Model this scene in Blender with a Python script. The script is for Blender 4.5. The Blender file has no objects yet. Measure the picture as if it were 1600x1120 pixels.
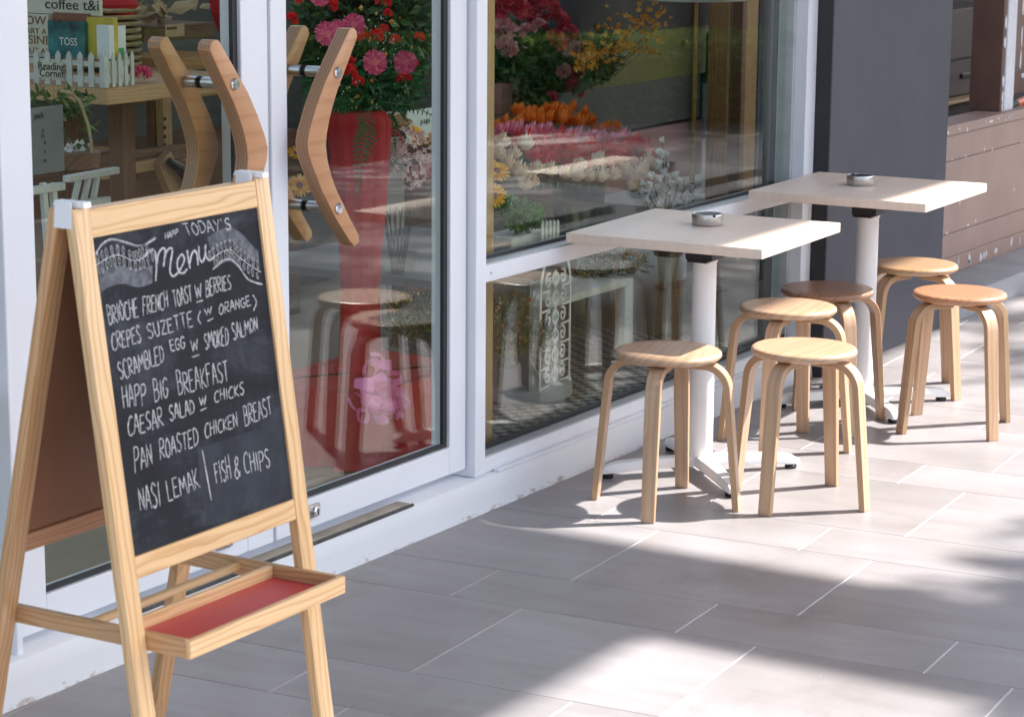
import bpy, bmesh, math, random
from mathutils import Vector, Matrix, noise
PI = math.pi
rnd = random.Random(7)
SC = bpy.context.scene
COL = SC.collection

# ------------------------------------------------------------------ camera
FPX, YAW, PITCH, ROLL, CAMH = 3761.0, math.radians(31.02), math.radians(11.37), math.radians(.436), 1.754
_f = Vector((math.cos(YAW)*math.cos(PITCH), math.sin(YAW)*math.cos(PITCH), -math.sin(PITCH)))
_r = Vector((math.sin(YAW), -math.cos(YAW), 0)); _u = _r.cross(_f)
CR = _r*math.cos(ROLL) + _u*math.sin(ROLL); CU = -_r*math.sin(ROLL) + _u*math.cos(ROLL)
CP = Vector((0, 0, CAMH))
cam = bpy.data.cameras.new('camera'); co = bpy.data.objects.new('camera', cam); COL.objects.link(co)
M4 = Matrix.Identity(4)
for i in range(3):
    M4[i][0] = CR[i]; M4[i][1] = CU[i]; M4[i][2] = -_f[i]; M4[i][3] = CP[i]
co.matrix_world = M4
cam.sensor_fit = 'HORIZONTAL'; cam.sensor_width = 36.0; cam.lens = FPX/1600*36.0
cam.clip_end = 500; cam.clip_start = .05
cam.dof.use_dof = True; cam.dof.focus_distance = 6.6; cam.dof.aperture_fstop = 10.0
SC.camera = co

# ------------------------------------------------------------------ light
SUNV = Vector((-.65, .61, -1.0))                      # the way the sunlight travels
world = bpy.data.worlds.new('World'); SC.world = world; world.use_nodes = True
wn = world.node_tree.nodes; wl = world.node_tree.links
bg = wn['Background']; sky = wn.new('ShaderNodeTexSky'); sky.sky_type = 'NISHITA'; sky.sun_disc = False
sky.sun_elevation = math.radians(48.3); sky.sun_rotation = math.atan2(.65, -.61)
sky.air_density = 1.0; sky.dust_density = 2.5; sky.ozone_density = 1.0
hz = wn.new('ShaderNodeHueSaturation'); hz.inputs['Saturation'].default_value = .82; wl.new(sky.outputs[0], hz.inputs['Color']); wl.new(hz.outputs[0], bg.inputs[0]); bg.inputs[1].default_value = .15
sun = bpy.data.lights.new('sun', 'SUN'); sun.energy = 4.4; sun.angle = math.radians(.7); sun.color = (1, .975, .95)
so = bpy.data.objects.new('sun', sun); COL.objects.link(so)
so.rotation_euler = SUNV.to_track_quat('-Z', 'Y').to_euler(); so.location = (8, -6, 12)
SC.view_settings.view_transform = 'Standard'; SC.view_settings.look = 'None'
SC.view_settings.exposure = 1.6; SC.view_settings.gamma = 1.0; SC.view_settings.use_curve_mapping = False
SC.cycles.max_bounces = 10; SC.cycles.transparent_max_bounces = 24; SC.cycles.diffuse_bounces = 5
SC.cycles.glossy_bounces = 5; SC.cycles.caustics_reflective = False; SC.cycles.caustics_refractive = False

def at(u, v, y):
    "the point of the plane Y=y that shows at (u, v) of the 1600x1120 photograph"
    d = CR*((u-800)/FPX) - CU*((v-560)/FPX) + _f
    return CP + d*((y-CP.y)/d.y)
def atz(u, v, z):
    d = CR*((u-800)/FPX) - CU*((v-560)/FPX) + _f
    return CP + d*((z-CP.z)/d.z)

# ------------------------------------------------------------------ materials
def newmat(name):
    m = bpy.data.materials.new(name); m.use_nodes = True
    nt = m.node_tree; return m, nt.nodes, nt.links, nt.nodes['Principled BSDF']
def srgb(r, g, b):
    return tuple((c/12.92 if c <= .04045 else ((c+.055)/1.055)**2.4) for c in (r/255, g/255, b/255)) + (1,)
def ramp(n, stops):
    r = n.new('ShaderNodeValToRGB'); e = r.color_ramp.elements
    while len(e) < len(stops): e.new(.5)
    for i, (p, c) in enumerate(stops):
        e[i].position = p; e[i].color = c if len(c) == 4 else tuple(c)+(1,)
    return r
def nse(n, l, vec, scale, detail=4, rough=.55, dist=0):
    t = n.new('ShaderNodeTexNoise'); t.inputs['Scale'].default_value = scale; t.inputs['Detail'].default_value = detail
    t.inputs['Roughness'].default_value = rough; t.inputs['Distortion'].default_value = dist
    if vec is not None: l.new(vec, t.inputs['Vector'])
    return t
def mapped(n, l, src, scale, rand=0.0):
    m = n.new('ShaderNodeMapping'); m.inputs['Scale'].default_value = scale
    l.new(src, m.inputs['Vector'])
    if rand:
        oi = n.new('ShaderNodeObjectInfo'); v = n.new('ShaderNodeVectorMath'); v.operation = 'SCALE'
        v.inputs[0].default_value = (rand, rand*.73, rand*.41); l.new(oi.outputs['Random'], v.inputs['Scale'])
        l.new(v.outputs[0], m.inputs['Location'])
    return m.outputs[0]
def bumped(n, l, b, h, strength=.2, dist=.002):
    bp = n.new('ShaderNodeBump'); bp.inputs['Strength'].default_value = strength; bp.inputs['Distance'].default_value = dist
    l.new(h, bp.inputs['Height']); l.new(bp.outputs[0], b.inputs['Normal'])
def plain(name, col, rough=.5, metal=0, var=.12, scale=30, bump=.05, spec=.5, coat=0, trans=0):
    m, n, l, b = newmat(name); tc = n.new('ShaderNodeTexCoord')
    t = nse(n, l, tc.outputs['Object'], scale, 5)
    c = col if len(col) == 4 else tuple(col)+(1,)
    lo = tuple(x*(1-var) for x in c[:3])+(1,); hi = tuple(min(1, x*(1+var)) for x in c[:3])+(1,)
    r = ramp(n, [(.3, lo), (.7, hi)]); l.new(t.outputs['Fac'], r.inputs[0]); l.new(r.outputs[0], b.inputs['Base Color'])
    b.inputs['Roughness'].default_value = rough; b.inputs['Metallic'].default_value = metal
    b.inputs['Specular IOR Level'].default_value = spec; b.inputs['Coat Weight'].default_value = coat
    if trans: b.inputs['Subsurface Weight'].default_value = trans; b.inputs['Subsurface Scale'].default_value = .01
    if bump: bumped(n, l, b, t.outputs['Fac'], bump)
    return m
def wood(name, light, dark, rings=9.0, rough=.45, coat=0.0, knots=True, bump=.06):
    "grain runs along U (metres), V is across"
    m, n, l, b = newmat(name); uv = n.new('ShaderNodeUVMap'); uv.uv_map = 'UVMap'
    v = mapped(n, l, uv.outputs[0], (1, 1, 1), 9.0)
    warp = nse(n, l, mapped(n, l, v, (2.2, 14, 1)), 1.0, 2)
    sep = n.new('ShaderNodeSeparateXYZ'); l.new(v, sep.inputs[0])
    ma = n.new('ShaderNodeMath'); ma.operation = 'MULTIPLY'; ma.inputs[1].default_value = rings*14; l.new(sep.outputs['Y'], ma.inputs[0])
    mb = n.new('ShaderNodeMath'); mb.operation = 'MULTIPLY_ADD'; mb.inputs[1].default_value = rings*1.1; l.new(warp.outputs['Fac'], mb.inputs[0]); l.new(ma.outputs[0], mb.inputs[2])
    fr = n.new('ShaderNodeMath'); fr.operation = 'FRACT'; l.new(mb.outputs[0], fr.inputs[0])
    r1 = ramp(n, [(0, (1, 1, 1)), (.12, (.1, .1, .1)), (.6, (0, 0, 0)), (1, (.9, .9, .9))]); l.new(fr.outputs[0], r1.inputs[0])
    fine = nse(n, l, mapped(n, l, v, (6, 420, 1)), 1.0, 4, .6)
    broad = nse(n, l, mapped(n, l, v, (1.2, 9, 1)), 1.0, 2)
    mx = n.new('ShaderNodeMath'); mx.operation = 'MULTIPLY_ADD'; mx.inputs[1].default_value = .55; l.new(r1.outputs[0], mx.inputs[0])
    s2 = n.new('ShaderNodeMath'); s2.operation = 'MULTIPLY'; s2.inputs[1].default_value = .55; l.new(fine.outputs['Fac'], s2.inputs[0]); l.new(s2.outputs[0], mx.inputs[2])
    mix = ramp(n, [(.15, light), (.85, dark)]); l.new(mx.outputs[0], mix.inputs[0])
    hs = n.new('ShaderNodeHueSaturation'); l.new(mix.outputs[0], hs.inputs['Color'])
    mr = n.new('ShaderNodeMapRange'); mr.inputs['To Min'].default_value = .86; mr.inputs['To Max'].default_value = 1.12
    l.new(broad.outputs['Fac'], mr.inputs['Value']); l.new(mr.outputs[0], hs.inputs['Value'])
    l.new(hs.outputs[0], b.inputs['Base Color']); b.inputs['Roughness'].default_value = rough
    b.inputs['Coat Weight'].default_value = coat; b.inputs['Coat Roughness'].default_value = .25
    bumped(n, l, b, fine.outputs['Fac'], bump, .001)
    return m
def ply_edge(name, light, dark, layers=7, thick=.022):
    m, n, l, b = newmat(name); uv = n.new('ShaderNodeUVMap'); uv.uv_map = 'UVMap'
    sep = n.new('ShaderNodeSeparateXYZ'); l.new(uv.outputs[0], sep.inputs[0])
    w = nse(n, l, mapped(n, l, uv.outputs[0], (6, 60, 1), 5), 1.0, 3)
    ma = n.new('ShaderNodeMath'); ma.operation = 'MULTIPLY_ADD'; ma.inputs[1].default_value = layers/thick; l.new(sep.outputs['Y'], ma.inputs[0])
    ms = n.new('ShaderNodeMath'); ms.operation = 'MULTIPLY'; ms.inputs[1].default_value = .5; l.new(w.outputs['Fac'], ms.inputs[0]); l.new(ms.outputs[0], ma.inputs[2])
    fr = n.new('ShaderNodeMath'); fr.operation = 'FRACT'; l.new(ma.outputs[0], fr.inputs[0])
    r = ramp(n, [(0, dark), (.14, light), (.8, light), (1, dark)]); l.new(fr.outputs[0], r.inputs[0])
    f2 = nse(n, l, mapped(n, l, uv.outputs[0], (8, 300, 1), 5), 1.0, 3)
    mx = n.new('ShaderNodeMixRGB'); mx.blend_type = 'MULTIPLY'; mx.inputs[0].default_value = .35; l.new(r.outputs[0], mx.inputs[1]); l.new(f2.outputs['Fac'], mx.inputs[2])
    l.new(mx.outputs[0], b.inputs['Base Color']); b.inputs['Roughness'].default_value = .5
    return m
def leafmat(name, a, bcol, c, rough=.5, trans=.25):
    m, n, l, b = newmat(name); g = n.new('ShaderNodeNewGeometry')
    r = ramp(n, [(0, a), (.5, bcol), (1, c)]); l.new(g.outputs['Random Per Island'], r.inputs[0])
    l.new(r.outputs[0], b.inputs['Base Color']); b.inputs['Roughness'].default_value = rough
    tr = n.new('ShaderNodeBsdfTranslucent'); l.new(r.outputs[0], tr.inputs[0]); mx = n.new('ShaderNodeMixShader'); mx.inputs[0].default_value = trans
    out = n['Material Output']; l.new(b.outputs[0], mx.inputs[1]); l.new(tr.outputs[0], mx.inputs[2]); l.new(mx.outputs[0], out.inputs[0])
    return m
def glassmat(name, tint=(.93, .955, .905), ior=1.52, gain=1.0):
    m, n, l, b = newmat(name); n.remove(b)
    tr = n.new('ShaderNodeBsdfTransparent'); tr.inputs[0].default_value = tint+(1,)
    gl = n.new('ShaderNodeBsdfGlossy'); gl.inputs['Roughness'].default_value = .0
    g = n.new('ShaderNodeNewGeometry'); mr = n.new('ShaderNodeMapRange')
    mr.inputs['To Min'].default_value = ior; mr.inputs['To Max'].default_value = 1/ior; l.new(g.outputs['Backfacing'], mr.inputs['Value'])
    fr = n.new('ShaderNodeFresnel'); l.new(mr.outputs[0], fr.inputs['IOR'])
    k = n.new('ShaderNodeMath'); k.operation = 'MULTIPLY'; k.use_clamp = True; k.inputs[1].default_value = gain; l.new(fr.outputs[0], k.inputs[0])
    mx = n.new('ShaderNodeMixShader'); l.new(k.outputs[0], mx.inputs[0]); l.new(tr.outputs[0], mx.inputs[1]); l.new(gl.outputs[0], mx.inputs[2])
    l.new(mx.outputs[0], n['Material Output'].inputs[0]); return m

MT = {}
MT['pine'] = wood('pine', (.78, .53, .28, 1), (.56, .305, .12, 1), 5, .38, .25)
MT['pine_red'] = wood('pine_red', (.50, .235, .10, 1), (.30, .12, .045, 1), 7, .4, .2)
MT['pine_shaded'] = wood('pine_shaded', (.60, .36, .175, 1), (.40, .20, .08, 1), 6, .42, .2)  # pine darkened: shade on the easel's rear legs and arms put into the colour
MT['lace_white'] = plain('lace_white', (.82, .82, .79), .5, 0, .05, 40, .05)
MT['birch'] = wood('birch', (.53, .345, .215, 1), (.42, .245, .135, 1), 2.4, .35, .35)
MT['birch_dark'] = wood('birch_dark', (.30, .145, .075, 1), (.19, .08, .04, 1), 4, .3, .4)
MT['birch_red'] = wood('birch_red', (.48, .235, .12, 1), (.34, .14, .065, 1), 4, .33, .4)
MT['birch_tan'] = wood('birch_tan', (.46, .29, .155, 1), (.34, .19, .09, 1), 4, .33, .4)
MT['birch_edge'] = ply_edge('birch_edge', (.60, .38, .21, 1), (.30, .14, .06, 1), 4, .020)
MT['handle_face'] = wood('handle_face', (.52, .26, .125, 1), (.42, .19, .08, 1), 1.6, .45, .1)
MT['handle_edge'] = ply_edge('handle_edge', (.45, .25, .13, 1), (.20, .09, .04, 1), 5, .038)
MT['laminate'] = wood('laminate', (.83, .665, .54, 1), (.79, .62, .50, 1), 2, .42, .0, bump=.02)
MT['beam_wood'] = wood('beam_wood', (.52, .33, .17, 1), (.38, .22, .10, 1), 5, .5)
MT['dark_wood'] = wood('dark_wood', (.20, .095, .045, 1), (.10, .045, .02, 1), 5, .5)
MT['amber_wood'] = wood('amber_wood', (.44, .24, .09, 1), (.28, .13, .05, 1), 4, .45)
MT['white_metal'] = plain('white_metal', (.80, .80, .80), .35, 0, .03, 12, .02)
MT['white_wood'] = plain('white_wood', (.52, .52, .48), .6, 0, .12, 40, .2)
MT['gasket'] = plain('gasket', (.015, .017, .02), .5, 0, .2, 20)
MT['grey_edge'] = plain('grey_edge', (.42, .44, .44), .4, 0, .1, 20)
MT['black_plastic'] = plain('black_plastic', (.012, .012, .013), .45, 0, .2, 60)
MT['steel'] = plain('steel', (.50, .47, .45), .28, 1, .10, 90, .03)
MT['steel_bright'] = plain('steel_bright', (.72, .73, .74), .22, 1, .06, 60, .02)
MT['brass'] = plain('brass', (.36, .23, .07), .35, 1, .1, 40)
MT['purple_paint'] = plain('purple_paint', (.060, .058, .074), .72, 0, .13, 3.2, .3)
MT['column_dark'] = plain('column_dark', (.022, .022, .026), .6, 0, .1, 4)
MT['glass'] = glassmat('glass', gain=.92)
MT['masonite'] = plain('masonite', (.22, .095, .045), .5, 0, .1, 8, .05)
MT['white_plastic'] = plain('white_plastic', (.78, .78, .79), .3, 0, .03, 20, 0, trans=.05)
MT['red_tray'] = plain('red_tray', (.50, .055, .055), .42, 0, .06, 14, .03)
MT['red_cloth'] = plain('red_cloth', (.42, .009, .011), .75, 0, .15, 9, .2)
MT['concrete'] = plain('concrete', (.36, .36, .37), .8, 0, .2, 3.5, .3)
MT['asphalt'] = plain('asphalt', (.045, .030, .026), .9, 0, .3, 1.2, .3)
MT['inner_floor'] = plain('inner_floor', (.26, .21, .14), .45, 0, .08, 3)
MT['inner_wall'] = plain('inner_wall', (.10, .10, .10), .8, 0, .12, 1.5)
MT['black_wall'] = plain('black_wall', (.02, .02, .022), .7, 0, .2, 3)
MT['charcoal'] = plain('charcoal', (.06, .06, .06), .7, 0, .2, 8)
MT['ink'] = plain('ink', (.03, .03, .03), .7, 0, .1, 20, 0)
MT['cream_paper'] = plain('cream_paper', (.52, .50, .40), .8, 0, .06, 20, .02)
MT['white_paper'] = plain('white_paper', (.66, .68, .68), .75, 0, .05, 20, .02)
MT['kraft'] = plain('kraft', (.42, .32, .19), .8, 0, .2, 16, .3)
MT['wicker'] = plain('wicker', (.32, .24, .13), .7, 0, .35, 60, .4)
MT['teal_cover'] = plain('teal_cover', (.015, .12, .13), .5, 0, .8, 16, 0)
MT['yellow_cover'] = plain('yellow_cover', (.50, .40, .04), .5, 0, .2, 12, 0)
MT['brown_cover'] = plain('brown_cover', (.22, .08, .04), .5, 0, .3, 12, 0)
MT['green_cover'] = plain('green_cover', (.04, .28, .12), .5, 0, .5, 40, 0)
MT['navy_cover'] = plain('navy_cover', (.03, .05, .12), .5, 0, .3, 12, 0)
MT['card_grey'] = plain('card_grey', (.20, .20, .20), .7, 0, .1, 12, 0)
MT['olive_block'] = plain('olive_block', (.20, .185, .055), .6, 0, .08, 5)
MT['teal_block'] = plain('teal_block', (.01, .20, .15), .6, 0, .08, 5)
MT['blue_block'] = plain('blue_block', (.06, .10, .16), .6, 0, .08, 5)
MT['grey_block'] = plain('grey_block', (.115, .11, .10), .6, 0, .08, 5)
MT['salmon_block'] = plain('salmon_block', (.36, .16, .14), .6, 0, .08, 5)
MT['curtain'] = plain('curtain', (.36, .36, .37), .8, 0, .06, 4)
MT['leaf'] = leafmat('leaf', (.012, .045, .016), (.03, .09, .025), (.09, .19, .045))
MT['leaf_bright'] = leafmat('leaf_bright', (.03, .12, .02), (.07, .25, .04), (.16, .38, .08))
MT['leaf_olive'] = leafmat('leaf_olive', (.03, .06, .012), (.08, .13, .03), (.22, .26, .09))
MT['fern'] = leafmat('fern', (.012, .075, .02), (.02, .11, .03), (.04, .16, .05))
MT['hedge_leaf'] = leafmat('hedge_leaf', (.04, .09, .018), (.12, .21, .045), (.34, .42, .13), .45, .5)
MT['bark'] = plain('bark', (.10, .075, .055), .9, 0, .35, 14, .6)
def petal(name, a, b_, c): MT[name] = leafmat(name, a, b_, c, .55, .22)
petal('rose_orange', (.92, .16, .01), (.96, .26, .02), (.98, .38, .05))
petal('rose_pink', (.88, .20, .30), (.93, .32, .43), (.95, .46, .56))
petal('rose_red', (.62, .006, .01), (.78, .012, .018), (.90, .04, .04))
petal('rose_cream', (.78, .52, .36), (.84, .66, .48), (.88, .76, .62))
petal('gerbera_pink', (.60, .05, .14), (.74, .09, .22), (.85, .18, .34))
petal('peony_pink', (.66, .26, .29), (.76, .38, .40), (.85, .55, .56))
petal('peony_rose', (.50, .02, .05), (.66, .06, .10), (.80, .18, .22))
petal('hydrangea', (.70, .36, .40), (.80, .56, .56), (.86, .76, .68))
petal('sunflower', (.80, .30, .01), (.88, .45, .02), (.92, .58, .06))
petal('alstro', (.70, .16, .01), (.80, .36, .03), (.82, .55, .12))
petal('bud_mix', (.60, .08, .04), (.70, .45, .08), (.80, .72, .45))
petal('white_bud', (.62, .62, .56), (.72, .72, .68), (.82, .82, .78))
petal('cotton', (.66, .62, .59), (.76, .73, .71), (.84, .82, .80))
petal('ribbon_pink', (.92, .14, .42), (.95, .26, .54), (.97, .42, .66))

def tile_material():
    m, n, l, b = newmat('floor_tile'); tc = n.new('ShaderNodeTexCoord')
    v = mapped(n, l, tc.outputs['Object'], (1, 1, 1), 23.0)
    st = nse(n, l, mapped(n, l, v, (9, 1.5, 1)), 1.0, 6, .6, .6)
    cl = nse(n, l, v, 2.2, 3); sp = nse(n, l, v, 160, 2)
    r = ramp(n, [(.25, (.248, .224, .216)), (.5, (.285, .262, .256)), (.78, (.320, .300, .295))]); l.new(st.outputs['Fac'], r.inputs[0])
    r2 = ramp(n, [(.3, (.84, .83, .82)), (.7, (1.10, 1.09, 1.11))]); l.new(cl.outputs['Fac'], r2.inputs[0])
    mx = n.new('ShaderNodeMixRGB'); mx.blend_type = 'MULTIPLY'; mx.inputs[0].default_value = 1; l.new(r.outputs[0], mx.inputs[1]); l.new(r2.outputs[0], mx.inputs[2])
    r3 = ramp(n, [(.30, (.9, .9, .9)), (.42, (1, 1, 1)), (.72, (1, 1, 1)), (.80, (1.12, 1.12, 1.12))]); l.new(sp.outputs['Fac'], r3.inputs[0])
    m2 = n.new('ShaderNodeMixRGB'); m2.blend_type = 'MULTIPLY'; m2.inputs[0].default_value = .6; l.new(mx.outputs[0], m2.inputs[1]); l.new(r3.outputs[0], m2.inputs[2])
    gp = n.new('ShaderNodeNewGeometry')
    dn = nse(n, l, mapped(n, l, gp.outputs['Position'], (1.6, 2.6, 1)), 1.0, 9, .68); r4 = ramp(n, [(.33, (.80, .78, .76)), (.45, (1, 1, 1)), (.60, (1, 1, 1)), (.74, (1.10, 1.09, 1.08))]); l.new(dn.outputs['Fac'], r4.inputs[0])
    m4 = n.new('ShaderNodeMixRGB'); m4.blend_type = 'MULTIPLY'; m4.inputs[0].default_value = .8; l.new(m2.outputs[0], m4.inputs[1]); l.new(r4.outputs[0], m4.inputs[2])
    vo = n.new('ShaderNodeTexVoronoi'); vo.inputs['Scale'].default_value = 9; l.new(gp.outputs['Position'], vo.inputs['Vector'])
    vn_ = nse(n, l, gp.outputs['Position'], 5, 2); r5 = ramp(n, [(0, (1, 1, 1)), (.018, (1, 1, 1)), (.026, (0, 0, 0))]); l.new(vo.outputs['Distance'], r5.inputs[0])
    m5 = n.new('ShaderNodeMixRGB'); m5.inputs[2].default_value = (.50, .47, .45, 1); l.new(r5.outputs[0], m5.inputs[0]); l.new(m4.outputs[0], m5.inputs[1])
    l.new(m5.outputs[0], b.inputs['Base Color'])
    rr = n.new('ShaderNodeMapRange'); rr.inputs['To Min'].default_value = .30; rr.inputs['To Max'].default_value = .46; l.new(cl.outputs['Fac'], rr.inputs['Value']); l.new(rr.outputs[0], b.inputs['Roughness'])
    bumped(n, l, b, st.outputs['Fac'], .05, .0015); return m
MT['tile'] = tile_material()
MT['grout'] = plain('grout', (.52, .50, .50), .8, 0, .12, 60, .1)
def dirty_white(name, base, dirt, lowz, highz, amount=.5):
    m, n, l, b = newmat(name); tc = n.new('ShaderNodeTexCoord'); g = n.new('ShaderNodeNewGeometry')
    sep = n.new('ShaderNodeSeparateXYZ'); l.new(g.outputs['Position'], sep.inputs[0])
    mr = n.new('ShaderNodeMapRange'); mr.inputs['From Min'].default_value = highz; mr.inputs['From Max'].default_value = lowz; l.new(sep.outputs['Z'], mr.inputs['Value'])
    t = nse(n, l, mapped(n, l, g.outputs['Position'], (14, 14, 30)), 1.0, 8, .72)
    mu = n.new('ShaderNodeMath'); mu.operation = 'MULTIPLY_ADD'; mu.inputs[1].default_value = .24; l.new(mr.outputs[0], mu.inputs[0]); l.new(t.outputs['Fac'], mu.inputs[2])
    big = nse(n, l, g.outputs['Position'], 2.0, 3)
    m3 = n.new('ShaderNodeMath'); m3.operation = 'MULTIPLY_ADD'; m3.inputs[1].default_value = .3; l.new(big.outputs['Fac'], m3.inputs[0]); l.new(mu.outputs[0], m3.inputs[2])
    r = ramp(n, [(.90, base), (1.02, dirt)]); l.new(m3.outputs[0], r.inputs[0]); l.new(r.outputs[0], b.inputs['Base Color'])
    b.inputs['Roughness'].default_value = .6; bumped(n, l, b, t.outputs['Fac'], .35, .003); return m
MT['kerb_paint'] = dirty_white('kerb_paint', (.74, .74, .75), (.42, .37, .34), 0.0, .045)
MT['frame_paint'] = plain('frame_paint', (.785, .79, .825), .32, 0, .025, 3, .01)
MT['grey_slab'] = plain('grey_slab', (.26, .26, .27), .7, 0, .22, 9, .25)
def pattern_floor():
    m, n, l, b = newmat('patterned_tile'); g = n.new('ShaderNodeNewGeometry')
    s = n.new('ShaderNodeSeparateXYZ'); mp = n.new('ShaderNodeMapping'); mp.inputs['Rotation'].default_value = (0, 0, math.radians(38)); mp.inputs['Scale'].default_value = (21, 21, 21)
    l.new(g.outputs['Position'], mp.inputs['Vector']); l.new(mp.outputs[0], s.inputs[0])
    def M(op, a, b_=None):
        k = n.new('ShaderNodeMath'); k.operation = op
        for i, x in enumerate((a, b_)):
            if x is None: continue
            if isinstance(x, (int, float)): k.inputs[i].default_value = x
            else: l.new(x, k.inputs[i])
        return k.outputs[0]
    fx = M('ABSOLUTE', M('SUBTRACT', M('FRACT', s.outputs['X']), .5)); fy = M('ABSOLUTE', M('SUBTRACT', M('FRACT', s.outputs['Y']), .5))
    a1 = M('MULTIPLY', M('LESS_THAN', fx, .15), M('LESS_THAN', fy, .42)); a2 = M('MULTIPLY', M('LESS_THAN', fy, .15), M('LESS_THAN', fx, .42))
    k = M('MAXIMUM', a1, a2); t = nse(n, l, g.outputs['Position'], 8, 3)
    r = ramp(n, [(0, (.42, .40, .37)), (1, (.035, .035, .04))]); l.new(k, r.inputs[0]); l.new(r.outputs[0], b.inputs['Base Color'])
    b.inputs['Roughness'].default_value = .4; return m
MT['patterned'] = pattern_floor()
def chalkboard():
    m, n, l, b = newmat('chalkboard'); tc = n.new('ShaderNodeTexCoord')
    t = nse(n, l, mapped(n, l, tc.outputs['Object'], (4, 4, 9)), 1.0, 6, .65, .8); t2 = nse(n, l, mapped(n, l, tc.outputs['Object'], (40, 40, 10)), 1.0, 4)
    mu = n.new('ShaderNodeMath'); mu.operation = 'MULTIPLY_ADD'; mu.inputs[1].default_value = .3; l.new(t2.outputs['Fac'], mu.inputs[0]); l.new(t.outputs['Fac'], mu.inputs[2])
    r = ramp(n, [(.45, (.0065, .007, .010)), (.64, (.011, .0125, .018)), (.84, (.04, .046, .058))]); l.new(mu.outputs[0], r.inputs[0]); l.new(r.outputs[0], b.inputs['Base Color'])
    b.inputs['Roughness'].default_value = .7; b.inputs['Specular IOR Level'].default_value = .25; return m
MT['board'] = chalkboard()
def chalk(name, lo, hi, scale, a=.42, b2=.58):
    m, n, l, b = newmat(name); tc = n.new('ShaderNodeTexCoord'); t = nse(n, l, tc.outputs['Object'], scale, 4, .7)
    r = ramp(n, [(a, lo), (b2, hi)]); l.new(t.outputs['Fac'], r.inputs[0]); l.new(r.outputs[0], b.inputs['Base Color']); b.inputs['Roughness'].default_value = .95; return m
MT['chalk'] = chalk('chalk', (.07, .07, .085), (.60, .60, .61), 420, .36, .56)
MT['chalk_soft'] = chalk('chalk_soft', (.045, .05, .06), (.17, .18, .20), 55, .3, .7)
MT['chalk_smear'] = chalk('chalk_smear', (.013, .016, .023), (.034, .040, .051), 14, .3, .7)
MT['cab_dark'] = plain('cab_dark', (.055, .032, .023), .6, 0, .2, 6)
MT['brick_red'] = plain('brick_red', (.07, .026, .020), .8, 0, .35, 2.5, .3)
MT['wall_brown'] = plain('wall_brown', (.345, .225, .180), .55, 0, .08, 5, .08)
MT['post_brown'] = plain('post_brown', (.13, .06, .038), .55, 0, .2, 12, .08)
MT['filler'] = plain('filler', (.66, .65, .68), .8, 0, .1, 60, .1)
MT['track_beige'] = plain('track_beige', (.40, .34, .26), .5, 0, .2, 14, .1)
MT['track_black'] = plain('track_black', (.055, .052, .05), .6, 0, .5, 30, .2)
MT['orange_plastic'] = plain('orange_plastic', (.75, .14, .03), .4)

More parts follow.
